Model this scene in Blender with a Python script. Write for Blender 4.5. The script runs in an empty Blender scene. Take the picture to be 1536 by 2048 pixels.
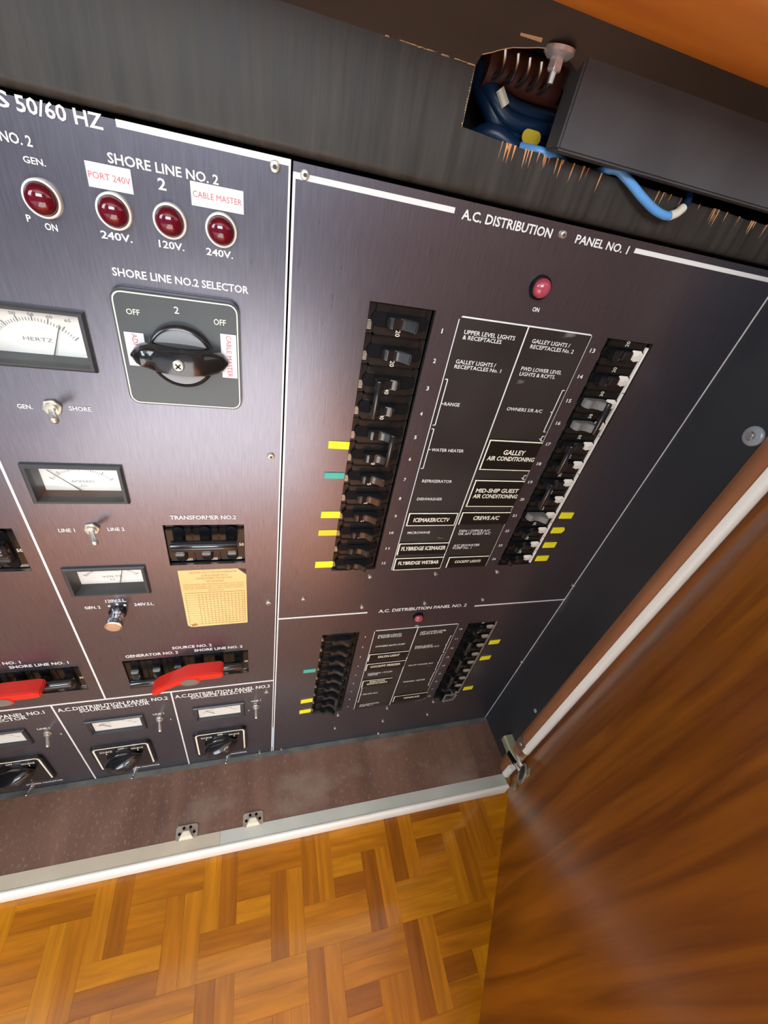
import bpy, bmesh, math, random
from mathutils import Vector, Matrix
random.seed(7)
S = bpy.context.scene
COL = S.collection
U = 0.26            # one unit = lens-to-panel distance, in metres
ZF = 2.545          # floor lies this many units below the top edge of the panels

# ------------------------------------------------------------------ camera
cam_d = bpy.data.cameras.new('camera'); cam = bpy.data.objects.new('camera', cam_d); COL.objects.link(cam)
cam_d.sensor_fit = 'AUTO'; cam_d.sensor_width = 36; cam_d.lens = 14.68
cam_d.clip_start = 0.01
Rm = [[0.9592168, -0.2207849, 0.1765138], [-0.0019796, -0.6296807, -0.7768516], [0.2826644, 0.7448196, -0.6044374]]
cam.matrix_world = Matrix(((Rm[0][0], -Rm[1][0], -Rm[2][0], -0.05708 * U),
                           (Rm[0][1], -Rm[1][1], -Rm[2][1], -1.0 * U),
                           (Rm[0][2], -Rm[1][2], -Rm[2][2], (0.00624 + ZF) * U), (0, 0, 0, 1)))
S.camera = cam

# ------------------------------------------------------------------ world, lights, exposure
S.view_settings.view_transform = 'Standard'; S.view_settings.look = 'None'
S.view_settings.gamma = 1.0; S.view_settings.use_curve_mapping = False
S.view_settings.exposure = -0.36
try: S.cycles.use_denoising = True
except Exception: pass
w = bpy.data.worlds.new('world'); S.world = w; w.use_nodes = True
bg = w.node_tree.nodes['Background']; bg.inputs[0].default_value = (0.62, 0.76, 1.0, 1); bg.inputs[1].default_value = 1.0

def area(name, loc, target, sx, sy, power, color):
    d = bpy.data.lights.new(name, 'AREA'); d.shape = 'RECTANGLE'; d.size = sx; d.size_y = sy
    d.energy = power; d.color = color
    o = bpy.data.objects.new(name, d); COL.objects.link(o); o.location = loc
    o.rotation_euler = (Vector(target) - Vector(loc)).to_track_quat('-Z', 'Y').to_euler()
    return o
# daylight through the cabin window behind the camera and the one in the left wall
area('window_daylight_back', (-0.35, -2.38, 1.57), (-0.35, 0, 1.0), 1.5, 0.72, 66, (0.88, 0.94, 1.0))
area('window_daylight_left', (-1.88, -1.1, 1.35), (0, -0.7, 0.5), 0.8, 1.3, 40, (0.80, 0.90, 1.0))
# low sun through the left window, falling on the floor behind the viewer
sun_d = bpy.data.lights.new('sun', 'SUN'); sun_d.energy = 42.0; sun_d.angle = math.radians(1.2); sun_d.color = (1.0, 0.95, 0.88)
sun = bpy.data.objects.new('sun', sun_d); COL.objects.link(sun); sun.location = (-4, -2, 4)
sun.rotation_euler = Vector((1.9, 0.12, -1.25)).to_track_quat('-Z', 'Y').to_euler()

# ------------------------------------------------------------------ helpers
class M:
    def __init__(s): s.v = []; s.f = []
    def add(s, vs, fs):
        b = len(s.v); s.v += [tuple(p) for p in vs]; s.f += [tuple(b + i for i in f) for f in fs]; return s
    def box(s, x0, x1, y0, y1, z0, z1):
        return s.add([(x0,y0,z0),(x1,y0,z0),(x1,y1,z0),(x0,y1,z0),(x0,y0,z1),(x1,y0,z1),(x1,y1,z1),(x0,y1,z1)],
                     [(0,3,2,1),(4,5,6,7),(0,1,5,4),(1,2,6,5),(2,3,7,6),(3,0,4,7)])
    def prism(s, pts, a0, a1, axis='y', taper=None):
        n = len(pts)
        def P(p, a):
            return {'y': (p[0], a, p[1]), 'z': (p[0], p[1], a), 'x': (a, p[0], p[1])}[axis]
        q = taper or pts
        return s.add([P(p, a0) for p in pts] + [P(p, a1) for p in q],
                     [tuple(range(n))[::-1], tuple(range(n, 2*n))] + [(i, (i+1) % n, n+(i+1) % n, n+i) for i in range(n)])
    def lathe(s, prof, c=(0,0,0), axis='y', n=24, start=0, cap=True):
        vs = []; fs = []; m = len(prof)
        for r, t in prof:
            for k in range(n):
                a = start + 2*math.pi*k/n; u, w_ = r*math.cos(a), r*math.sin(a)
                p = {'y': (u, t, w_), 'z': (u, w_, t), 'x': (t, u, w_)}[axis]
                vs.append((c[0]+p[0], c[1]+p[1], c[2]+p[2]))
        for i in range(m-1):
            for k in range(n):
                k2 = (k+1) % n; fs.append((i*n+k, i*n+k2, (i+1)*n+k2, (i+1)*n+k))
        if cap: fs += [tuple(range(n))[::-1], tuple((m-1)*n+k for k in range(n))]
        return s.add(vs, fs)
    def tube(s, path, r, n=10):
        path = [Vector(p) for p in path]; vs = []; fs = []; up = None
        for i, p in enumerate(path):
            t = (path[min(i+1, len(path)-1)] - path[max(i-1, 0)]).normalized()
            if up is None: up = t.orthogonal().normalized()
            up = (up - t*up.dot(t)).normalized(); b = t.cross(up)
            rr = r[i] if isinstance(r, (list, tuple)) else r
            for k in range(n):
                a = 2*math.pi*k/n; vs.append(tuple(p + up*math.cos(a)*rr + b*math.sin(a)*rr))
        for i in range(len(path)-1):
            for k in range(n):
                k2 = (k+1) % n; fs.append((i*n+k, i*n+k2, (i+1)*n+k2, (i+1)*n+k))
        fs += [tuple(range(n))[::-1], tuple((len(path)-1)*n+k for k in range(n))]
        return s.add(vs, fs)
    def mesh(s, name, bevel=0, seg=2, smooth=40):
        me = bpy.data.meshes.new(name)
        me.from_pydata([(x*U, y*U, z*U) for x, y, z in s.v], [], s.f)
        bm = bmesh.new(); bm.from_mesh(me)
        bmesh.ops.recalc_face_normals(bm, faces=bm.faces)
        if bevel:
            es = [e for e in bm.edges if len(e.link_faces) == 2 and e.calc_face_angle() > 0.5]
            bmesh.ops.bevel(bm, geom=es, offset=bevel*U, segments=seg, affect='EDGES', clamp_overlap=True)
        bm.to_mesh(me); bm.free()
        if smooth:
            for p in me.polygons: p.use_smooth = True
            me.set_sharp_from_angle(angle=math.radians(smooth))
        return me
def link(name, data, mat=None, parent=None, loc=(0,0,0)):
    o = bpy.data.objects.new(name, data); COL.objects.link(o)
    if parent is not None:
        o.parent = parent; o.location = [c*U for c in loc]
    else:
        o.location = (loc[0]*U, loc[1]*U, (loc[2]+ZF)*U)
    if mat is not None and data is not None and not data.materials: data.materials.append(mat)
    return o
def obj(name, mb, mat, parent=None, loc=(0,0,0), bevel=0, seg=2, smooth=40):
    return link(name, mb.mesh(name, bevel, seg, smooth), mat, parent, loc)
def thing(name, label, cat, loc, group=None):
    o = link(name, None, None, None, loc); o.empty_display_size = 0.005
    return tag(o, label, cat, group)
def tag(o, label, cat, group=None):
    o['label'] = label; o['category'] = cat
    if group: o['group'] = group
    return o
def struct(o, label=None):
    o['kind'] = 'structure'
    if label: o['label'] = label
    return o
def dup(root, loc, label, group=None):
    r = root.copy(); COL.objects.link(r); r.location = (loc[0]*U, loc[1]*U, (loc[2]+ZF)*U); r['label'] = label
    if group: r['group'] = group
    for ch in list(root.children):
        c = ch.copy(); COL.objects.link(c); c.parent = r
        for g in ch.children:
            d = g.copy(); COL.objects.link(d); d.parent = c
    return r
def rrect(x0, x1, z0, z1, r, n=4):
    out = []
    for cx, cz, a0 in ((x1-r, z1-r, 0), (x0+r, z1-r, 90), (x0+r, z0+r, 180), (x1-r, z0+r, 270)):
        for k in range(n+1):
            a = math.radians(a0 + 90*k/n); out.append((cx + r*math.cos(a), cz + r*math.sin(a)))
    return out
def stadium(hx, hz, n=8):
    out = []
    for k in range(n+1):
        a = -math.pi/2 + math.pi*k/n; out.append((hx-hz + hz*math.cos(a), hz*math.sin(a)))
    for k in range(n+1):
        a = math.pi/2 + math.pi*k/n; out.append((-hx+hz + hz*math.cos(a), hz*math.sin(a)))
    return out
# lettering: outlines of the built-in font turned into a flat mesh fitted between x0 and x1
def text_mesh(body, x0, x1, zb, cap, bold=0.0, rot=0):
    cu = bpy.data.curves.new('lettering', 'FONT'); cu.body = body; cu.resolution_u = 2; cu.offset = bold
    ob = bpy.data.objects.new('lettering_tmp', cu)
    me = bpy.data.meshes.new_from_object(ob)
    bpy.data.objects.remove(ob); bpy.data.curves.remove(cu)
    xs = [v.co.x for v in me.vertices]; a, b = min(xs), max(xs)
    for v in me.vertices:
        tx = (v.co.x - a)/(b - a); tz = v.co.y/CAP
        if rot == 0: x, z = x0 + tx*(x1-x0), zb + tz*cap
        elif rot == -90: x, z = zb + tz*cap, x1 - tx*(x1-x0)      # reads downwards
        else: x, z = zb - tz*cap, x0 + tx*(x1-x0)                 # reads upwards
        v.co = (x*U, 0, z*U)
    me.materials.clear()
    return me
_cu = bpy.data.curves.new('h', 'FONT'); _cu.body = 'H'; _ob = bpy.data.objects.new('h', _cu)
_me = bpy.data.meshes.new_from_object(_ob); CAP = max(v.co.y for v in _me.vertices)
bpy.data.objects.remove(_ob); bpy.data.curves.remove(_cu); bpy.data.meshes.remove(_me)
def text(body, x0, x1, zb, cap, mat, parent, y=-0.0012, bold=0.02, rot=0, name='lettering'):
    me = text_mesh(body, x0, x1, zb, cap, bold, rot)
    return link(name, me, mat, parent, (0, y, 0))

# ------------------------------------------------------------------ materials
def mat(name, col, rough=0.5, metal=0.0, spec=0.5, coat=0.0, emit=None, trans=0.0, coat_rough=0.05):
    m = bpy.data.materials.new(name); m.use_nodes = True
    b = m.node_tree.nodes['Principled BSDF']
    b.inputs['Base Color'].default_value = (*col, 1); b.inputs['Roughness'].default_value = rough
    b.inputs['Metallic'].default_value = metal; b.inputs['Specular IOR Level'].default_value = spec
    b.inputs['Coat Weight'].default_value = coat; b.inputs['Coat Roughness'].default_value = coat_rough
    b.inputs['Transmission Weight'].default_value = trans
    return m
def nodes(m): return m.node_tree.nodes, m.node_tree.links, m.node_tree.nodes['Principled BSDF']
def vary(m, c0, c1, scale, stretch=(1,1,1), detail=4, rough=None, bump=0.0, lo=0.3, hi=0.7, coords='Object', distort=0.0, inst=False):
    """colour between c0 and c1 by stretched noise; optional roughness range and fine relief"""
    N, L, b = nodes(m)
    tc = N.new('ShaderNodeTexCoord'); mp = N.new('ShaderNodeMapping'); mp.inputs['Scale'].default_value = stretch
    L.new(tc.outputs[coords], mp.inputs['Vector'])
    nz = N.new('ShaderNodeTexNoise'); nz.inputs['Scale'].default_value = scale; nz.inputs['Detail'].default_value = detail
    nz.inputs['Distortion'].default_value = distort
    if inst:
        oi = N.new('ShaderNodeObjectInfo'); nz.noise_dimensions = '4D'
        mu = N.new('ShaderNodeMath'); mu.operation = 'MULTIPLY'; mu.inputs[1].default_value = 50
        L.new(oi.outputs['Random'], mu.inputs[0]); L.new(mu.outputs[0], nz.inputs['W'])
    L.new(mp.outputs[0], nz.inputs['Vector'])
    cr = N.new('ShaderNodeValToRGB'); cr.color_ramp.elements[0].position = lo; cr.color_ramp.elements[1].position = hi
    cr.color_ramp.elements[0].color = (*c0, 1); cr.color_ramp.elements[1].color = (*c1, 1)
    L.new(nz.outputs['Fac'], cr.inputs['Fac']); L.new(cr.outputs[0], b.inputs['Base Color'])
    if rough:
        mr = N.new('ShaderNodeMapRange'); mr.inputs[3].default_value = rough[0]; mr.inputs[4].default_value = rough[1]
        L.new(nz.outputs['Fac'], mr.inputs[0]); L.new(mr.outputs[0], b.inputs['Roughness'])
    if bump:
        bp = N.new('ShaderNodeBump'); bp.inputs['Strength'].default_value = bump; bp.inputs['Distance'].default_value = 0.001
        L.new(nz.outputs['Fac'], bp.inputs['Height']); L.new(bp.outputs[0], b.inputs['Normal'])
    return m, cr
def overlay(m, col, scale, stretch, lo, hi, detail=6):
    """worn or dusty marks of another colour over whatever the base colour is"""
    N, L, b = nodes(m)
    src = b.inputs['Base Color'].links[0].from_socket
    tc = N.new('ShaderNodeTexCoord'); mp = N.new('ShaderNodeMapping'); mp.inputs['Scale'].default_value = stretch
    L.new(tc.outputs['Object'], mp.inputs['Vector'])
    nz = N.new('ShaderNodeTexNoise'); nz.inputs['Scale'].default_value = scale; nz.inputs['Detail'].default_value = detail
    L.new(mp.outputs[0], nz.inputs['Vector'])
    cr = N.new('ShaderNodeValToRGB'); cr.color_ramp.elements[0].position = lo; cr.color_ramp.elements[1].position = hi
    cr.color_ramp.elements[0].color = (0,0,0,1); cr.color_ramp.elements[1].color = (1,1,1,1)
    L.new(nz.outputs['Fac'], cr.inputs['Fac'])
    mx = N.new('ShaderNodeMix'); mx.data_type = 'RGBA'
    L.new(cr.outputs[0], mx.inputs['Factor']); L.new(src, mx.inputs['A']); mx.inputs['B'].default_value = (*col, 1)
    L.new(mx.outputs['Result'], b.inputs['Base Color'])
    return m

# brushed, dark bronze anodised sheet of the panels; the grain runs up and down
PANEL = mat('brushed_panel', (0.1, 0.09, 0.1), 0.42, 0.86)
vary(PANEL, (0.166, 0.158, 0.184), (0.210, 0.200, 0.232), 60, (16, 1, 1.1), 3, (0.26, 0.31), 0.025, 0.25, 0.75)
WHITE = mat('white_print', (0.74, 0.74, 0.70), 0.55)
YPRINT = mat('cream_print', (0.85, 0.83, 0.66), 0.5)
BLACK = mat('black_plastic', (0.012, 0.012, 0.013), 0.22, coat=0.6, coat_rough=0.06)
vary(BLACK, (0.008, 0.008, 0.009), (0.014, 0.014, 0.014), 40, (1,1,1), 3, (0.14, 0.24))
BODY = mat('breaker_body', (0.014, 0.012, 0.011), 0.2, spec=0.4)
vary(BODY, (0.010, 0.009, 0.008), (0.022, 0.017, 0.014), 30, (1,1,1), 3, (0.14, 0.3))
SLOT = mat('slot_black', (0.004, 0.004, 0.005), 0.5, spec=0.12)
DARKGREY = mat('dark_grey_plastic', (0.035, 0.037, 0.038), 0.4)
vary(DARKGREY, (0.03, 0.032, 0.033), (0.045, 0.047, 0.047), 25, (1,1,1), 3, (0.32, 0.5))
PLATE = mat('selector_plate', (0.06, 0.066, 0.066), 0.3)
vary(PLATE, (0.05, 0.056, 0.057), (0.075, 0.08, 0.08), 8, (1,1,1), 3, (0.25, 0.4))
DIALGREY = mat('dial_grey', (0.27, 0.27, 0.27), 0.32)
LISTBLK = mat('legend_plate', (0.022, 0.019, 0.017), 0.35)
vary(LISTBLK, (0.020, 0.017, 0.015), (0.034, 0.029, 0.026), 14, (1,1,1), 5, (0.3, 0.5))
overlay(LISTBLK, (0.16, 0.15, 0.14), 45, (1, 1, 2.5), 0.68, 0.76)
LABELBLK = mat('label_black', (0.010, 0.009, 0.008), 0.3)
CHROME = mat('chrome', (0.75, 0.75, 0.76), 0.16, 1.0)
STEEL = mat('worn_steel', (0.60, 0.56, 0.47), 0.34, 0.8)
vary(STEEL, (0.50, 0.46, 0.36), (0.76, 0.72, 0.62), 60, (1,1,1), 3, (0.25, 0.45))
ZINC = mat('yellow_zinc', (0.50, 0.47, 0.28), 0.35, 0.45)
vary(ZINC, (0.40, 0.38, 0.22), (0.60, 0.57, 0.38), 30, (1,1,1), 3, (0.28, 0.45))
ALU = mat('bare_aluminium', (0.82, 0.81, 0.78), 0.3, 1.0)
BEZEL = mat('cream_bezel', (0.72, 0.70, 0.60), 0.4)
vary(BEZEL, (0.64, 0.62, 0.52), (0.78, 0.76, 0.67), 30)
REDLENS = mat('red_lens', (0.23, 0.004, 0.016), 0.08, coat=0.6)
vary(REDLENS, (0.05, 0.001, 0.006), (0.13, 0.003, 0.012), 40, (1,1,1), 2, None, 0.0)
PINKLENS = mat('dusty_red_lens', (0.30, 0.03, 0.05), 0.16, coat=0.4)
vary(PINKLENS, (0.22, 0.012, 0.03), (0.42, 0.07, 0.10), 60, (1,1,1), 3)
RED = mat('red_plastic', (0.62, 0.022, 0.012), 0.35)
vary(RED, (0.56, 0.02, 0.01), (0.68, 0.03, 0.016), 12)
DIAL = mat('dial_white', (0.80, 0.79, 0.72), 0.5)
vary(DIAL, (0.76, 0.75, 0.67), (0.84, 0.83, 0.77), 10)
INK = mat('black_ink', (0.05, 0.05, 0.05), 0.6)
GREYINK = mat('faded_ink', (0.22, 0.21, 0.20), 0.6)
REDINK = mat('red_ink', (0.60, 0.10, 0.11), 0.6)
BROWNINK = mat('brown_ink', (0.36, 0.20, 0.06), 0.7)
PAPER = mat('white_tape', (0.80, 0.80, 0.79), 0.45)
vary(PAPER, (0.74, 0.74, 0.73), (0.84, 0.84, 0.83), 20)
CARD = mat('yellowed_card', (0.80, 0.55, 0.22), 0.6)
vary(CARD, (0.72, 0.47, 0.17), (0.86, 0.61, 0.27), 16, (1,1,1), 5)
YELLOW = mat('yellow_tape', (0.90, 0.82, 0.02), 0.45)
vary(YELLOW, (0.86, 0.77, 0.01), (0.93, 0.86, 0.03), 30)
OCHRE = mat('faded_yellow_tape', (0.78, 0.58, 0.03), 0.5)
TEAL = mat('teal_tape', (0.06, 0.40, 0.31), 0.5)
vary(TEAL, (0.05, 0.36, 0.28), (0.08, 0.46, 0.36), 30)
BPAINT = mat('black_painted_ply', (0.04, 0.04, 0.036), 0.45)
vary(BPAINT, (0.018, 0.0165, 0.013), (0.040, 0.036, 0.029), 26, (7, 1, 0.7), 6, (0.38, 0.6), 0.25, 0.3, 0.75)
SIDEBLK = mat('black_painted_side', (0.03, 0.032, 0.033), 0.4)
vary(SIDEBLK, (0.014, 0.016, 0.018), (0.030, 0.032, 0.034), 9, (1, 1, 0.5), 7, (0.36, 0.55), 0.08)
overlay(SIDEBLK, (0.11, 0.115, 0.115), 26, (1, 2.2, 0.5), 0.66, 0.85)
BROWNPAINT = mat('brown_black_paint', (0.05, 0.035, 0.025), 0.5)
vary(BROWNPAINT, (0.026, 0.021, 0.016), (0.060, 0.044, 0.032), 14, (0.5, 1, 1), 6, (0.4, 0.6), 0.1)
BAREWOOD = mat('splintered_wood', (0.62, 0.27, 0.10), 0.7)
vary(BAREWOOD, (0.45, 0.17, 0.06), (0.80, 0.42, 0.18), 60, (6, 1, 1))
RAIL = mat('orange_varnish', (0.50, 0.16, 0.03), 0.35, coat=0.2, coat_rough=0.12)
vary(RAIL, (0.66, 0.17, 0.006), (0.92, 0.33, 0.02), 10, (0.5, 4, 4), 6, (0.3, 0.45), 0.1)
BOXGREY = mat('grey_cover', (0.06, 0.06, 0.063), 0.5)
vary(BOXGREY, (0.05, 0.05, 0.053), (0.072, 0.072, 0.074), 30, (1,1,1), 5, (0.42, 0.58), 0.08)
LEDGE = mat('dusty_brown_ledge', (0.12, 0.06, 0.04), 0.6)
vary(LEDGE, (0.115, 0.055, 0.034), (0.205, 0.105, 0.066), 12, (3, 0.5, 1), 7, (0.45, 0.7), 0.15)
overlay(LEDGE, (0.30, 0.23, 0.17), 420, (1, 0.5, 1), 0.58, 0.9, 3)
overlay(LEDGE, (0.27, 0.20, 0.145), 9, (1, 1.6, 1), 0.52, 0.75, 8)
DUSTSTRIP = mat('dusty_rubber', (0.09, 0.095, 0.09), 0.7)
vary(DUSTSTRIP, (0.055, 0.06, 0.057), (0.15, 0.15, 0.13), 40, (1,1,1), 6)
TRIMGREY = mat('grey_trim', (0.50, 0.50, 0.42), 0.45)
vary(TRIMGREY, (0.42, 0.42, 0.35), (0.55, 0.55, 0.47), 14, (1,1,1), 6, (0.4, 0.55))
TRIMBEIGE = mat('beige_trim', (0.52, 0.44, 0.31), 0.5)
vary(TRIMBEIGE, (0.42, 0.36, 0.26), (0.58, 0.50, 0.37), 14, (1,1,1), 6, (0.4, 0.6))
TRIMWHITE = mat('white_edge', (0.86, 0.84, 0.74), 0.3)
vary(TRIMWHITE, (0.82, 0.80, 0.69), (0.90, 0.88, 0.79), 8)
STILE = mat('stile_wood', (0.38, 0.15, 0.06), 0.4, coat=0.2)
vary(STILE, (0.27, 0.10, 0.038), (0.46, 0.19, 0.08), 14, (5, 5, 0.4), 6, (0.35, 0.5), 0.1)
DOORW = mat('door_veneer', (0.24, 0.07, 0.012), 0.28, coat=0.2, coat_rough=0.18)
vary(DOORW, (0.165, 0.042, 0.0012), (0.37, 0.116, 0.004), 62, (1, 1, 0.07), 8, (0.24, 0.36), 0.03, 0.33, 0.67, distort=0.7)
PARQ = mat('parquet_wood', (0.5, 0.2, 0.03), 0.3, coat=0.45, coat_rough=0.06, spec=0.3)
WALLW = mat('cabin_wall_white', (0.74, 0.73, 0.70), 0.7); vary(WALLW, (0.72, 0.71, 0.68), (0.77, 0.76, 0.73), 3)
WALLB = mat('cabin_wall_bluegrey', (0.13, 0.145, 0.19), 0.7); vary(WALLB, (0.085, 0.10, 0.145), (0.10, 0.115, 0.16), 3)
CEILW = mat('cabin_ceiling', (0.80, 0.79, 0.77), 0.7); vary(CEILW, (0.78, 0.77, 0.75), (0.82, 0.81, 0.79), 3)
CARPET = mat('pale_carpet', (0.55, 0.53, 0.50), 0.95); vary(CARPET, (0.58, 0.59, 0.60), (0.70, 0.71, 0.72), 120)
BLUEWIRE = mat('blue_cable', (0.10, 0.32, 0.68), 0.35); vary(BLUEWIRE, (0.08, 0.28, 0.62), (0.13, 0.37, 0.74), 30)
NAVY = mat('dark_blue_cable', (0.01, 0.04, 0.11), 0.35); vary(NAVY, (0.004, 0.020, 0.055), (0.008, 0.032, 0.085), 30)
WIRETAPE = mat('cream_tape', (0.70, 0.66, 0.52), 0.5)
CLEAR = mat('clear_bumper', (0.70, 0.76, 0.80), 0.12, trans=0.6)
DARKRED = mat('dark_red_sleeve', (0.06, 0.012, 0.006), 0.5)
GREYTAN = mat('lockout_grey', (0.16, 0.16, 0.145), 0.45)
def glass_mat():
    m = bpy.data.materials.new('meter_glass'); m.use_nodes = True
    N, L = m.node_tree.nodes, m.node_tree.links; N.clear()
    o = N.new('ShaderNodeOutputMaterial'); mx = N.new('ShaderNodeMixShader'); t = N.new('ShaderNodeBsdfTransparent')
    g = N.new('ShaderNodeBsdfGlossy'); g.inputs['Roughness'].default_value = 0.03
    lw = N.new('ShaderNodeLayerWeight'); lw.inputs['Blend'].default_value = 0.5
    pw = N.new('ShaderNodeMath'); pw.operation = 'POWER'; pw.inputs[1].default_value = 5
    f = N.new('ShaderNodeMath'); f.operation = 'MULTIPLY_ADD'; f.inputs[1].default_value = 0.94; f.inputs[2].default_value = 0.045
    L.new(lw.outputs['Facing'], pw.inputs[0]); L.new(pw.outputs[0], f.inputs[0])
    L.new(f.outputs[0], mx.inputs[0]); L.new(t.outputs[0], mx.inputs[1]); L.new(g.outputs[0], mx.inputs[2]); L.new(mx.outputs[0], o.inputs[0])
    return m
GLASS = glass_mat()
# parquet: every strip its own tone and grain
def parquet_mat(m):
    N, L, b = nodes(m)
    oi = N.new('ShaderNodeObjectInfo'); tc = N.new('ShaderNodeTexCoord'); mp = N.new('ShaderNodeMapping')
    mp.inputs['Scale'].default_value = (9, 110, 20); L.new(tc.outputs['Object'], mp.inputs[0])
    nz = N.new('ShaderNodeTexNoise'); nz.noise_dimensions = '4D'; nz.inputs['Scale'].default_value = 1.6; nz.inputs['Detail'].default_value = 6; nz.inputs['Distortion'].default_value = 0.5
    mu = N.new('ShaderNodeMath'); mu.operation = 'MULTIPLY'; mu.inputs[1].default_value = 60
    L.new(oi.outputs['Random'], mu.inputs[0]); L.new(mu.outputs[0], nz.inputs['W']); L.new(mp.outputs[0], nz.inputs['Vector'])
    tone = N.new('ShaderNodeValToRGB'); e = tone.color_ramp.elements
    e[0].position = 0.0; e[0].color = (0.27, 0.080, 0.0015, 1); e[1].position = 1.0; e[1].color = (0.50, 0.195, 0.004, 1)
    k = e.new(0.3); k.color = (0.39, 0.132, 0.002, 1); k = e.new(0.7); k.color = (0.44, 0.155, 0.003, 1)
    L.new(oi.outputs['Random'], tone.inputs[0])
    gr = N.new('ShaderNodeValToRGB'); gr.color_ramp.elements[0].position = 0.3; gr.color_ramp.elements[1].position = 0.65
    gr.color_ramp.elements[0].color = (0.70, 0.66, 0.6, 1); gr.color_ramp.elements[1].color = (1.12, 1.12, 1.1, 1)
    L.new(nz.outputs['Fac'], gr.inputs[0])
    mx = N.new('ShaderNodeMix'); mx.data_type = 'RGBA'; mx.blend_type = 'MULTIPLY'; mx.inputs['Factor'].default_value = 1.0
    L.new(tone.outputs[0], mx.inputs['A']); L.new(gr.outputs[0], mx.inputs['B']); L.new(mx.outputs['Result'], b.inputs['Base Color'])
parquet_mat(PARQ)

# ================================================================== the setting
PB = -2.466          # bottom edge of the panels
X1 = 1.293           # inner face of the right-hand side board
# floor: substrate slab, pinwheel parquet strips as parts, carpet beyond
floor = struct(obj('floor', M().box(-7.6, 6.0, -2.52, 0.02, -ZF-0.08, -ZF-0.012), mat('floor_substrate', (0.24, 0.08, 0.006), 0.6)), 'orange brown pinwheel parquet floor below the cabinet')
fo = floor
m_ = 0.1425
fx0, fy0 = -0.447 - 3*m_*2, -0.3575 + 0.0
strip_long = M().box(-m_+0.0001, m_-0.0001, -m_/4+0.0001, m_/4-0.0001, -0.02, 0).mesh('parquet_strip', 0.0003, 1, 0)
strip_short = M().box(-m_/2+0.0001, m_/2-0.0001, -m_/4+0.0001, m_/4-0.0001, -0.02, 0).mesh('parquet_strip', 0.0003, 1, 0)
strip_long.materials.append(PARQ); strip_short.materials.append(PARQ)
def strip(me, x, y, vert):
    if y > -0.34 - (0.07 if not vert else 0.13) + 0.13: return
    o = bpy.data.objects.new('parquet_strip', me); COL.objects.link(o); o.parent = fo
    o.location = (x*U, y*U, (-ZF + random.uniform(-0.0005, 0.0))*U)
    if vert: o.rotation_euler[2] = math.pi/2
for i in range(-1, 6):
    for j in range(-1, 3):
        bx, by = fx0 + 3*m_*i, fy0 - 3*m_*j        # col0, top of row R1
        for k in (-1, 1):
            q = k*m_/4
            strip(strip_long, bx + m_/2 + q, by - 2*m_, True)                 # column 0, rows 2-3
            strip(strip_long, bx + 1.5*m_ + q, by - m_, True)                 # column 1, rows 1-2
            strip(strip_long, bx + 3*m_, by - m_/2 + q, False)                # columns 2-3, row 1
            strip(strip_long, bx + 2*m_, by - 2.5*m_ + q, False)              # columns 1-2, row 3
            strip(strip_short, bx + 2.5*m_, by - 1.5*m_ + q, False)           # centre block
far = M()                                            # the rest of the parquet, out of the picture
for i in range(-16, 14):
    for j in range(-1, 6):
        if -1 <= i < 6 and j < 3: continue
        bx, by = fx0 + 3*m_*i, fy0 - 3*m_*j
        for k in (-1, 1):
            q = k*m_/4; h_ = m_/4 - 0.0004
            for (x, y, hx, hy) in ((bx+m_/2+q, by-2*m_, h_, m_), (bx+1.5*m_+q, by-m_, h_, m_), (bx+3*m_, by-m_/2+q, m_, h_), (bx+2*m_, by-2.5*m_+q, m_, h_), (bx+2.5*m_, by-1.5*m_+q, m_/2, h_)):
                if -2.52 < y - hy and y + hy < -0.34: far.box(x-hx, x+hx, y-hy, y+hy, -ZF-0.02, -ZF)
o_ = obj('parquet_strips', far, PARQ, fo, smooth=0); o_['kind'] = 'stuff'
carpet = struct(obj('floor_carpet', M().box(-7.6, 6.0, -9.3, -2.52, -ZF-0.08, -ZF+0.004), CARPET), 'pale grey carpet behind the viewer')
# cabin shell around and behind the viewer
wf = struct(obj('wall_front', M().box(-7.6, 6.0, -0.385, -0.30, 0.62, 5.4), WALLW))
struct(obj('wall_front_left', M().box(-7.6, -1.45, -0.385, -0.30, -ZF, 0.62), RAIL))
struct(obj('wall_front_right', M().box(2.2, 6.0, -0.385, -0.30, -ZF, 0.62), RAIL))
struct(obj('ceiling', M().box(-7.6, 6.0, -9.4, -0.30, 5.4, 5.5), CEILW))
struct(obj('wall_cabin_right', M().box(5.9, 6.0, -9.4, -0.30, -ZF, 5.4), WALLW))
def wall_with_window(name, horizontal, a0, a1, c0, c1, z0, z1, w0, w1, h0, h1):
    b = M()
    for (p0, p1, q0, q1) in ((a0, w0, z0, z1), (w1, a1, z0, z1), (w0, w1, z0, h0), (w0, w1, h1, z1)):
        if horizontal: b.box(p0, p1, c0, c1, q0, q1)
        else: b.box(c0, c1, p0, p1, q0, q1)
    return struct(obj(name, b, WALLB))
wall_with_window('wall_back', True, -7.6, 6.0, -9.4, -9.25, -ZF, 5.4, -4.25, 1.55, 2.1, 4.95)
wall_with_window('wall_cabin_left', False, -9.4, -0.30, -7.6, -7.45, -ZF, 5.4, -8.9, -1.9, 1.1, 4.2)

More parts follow.
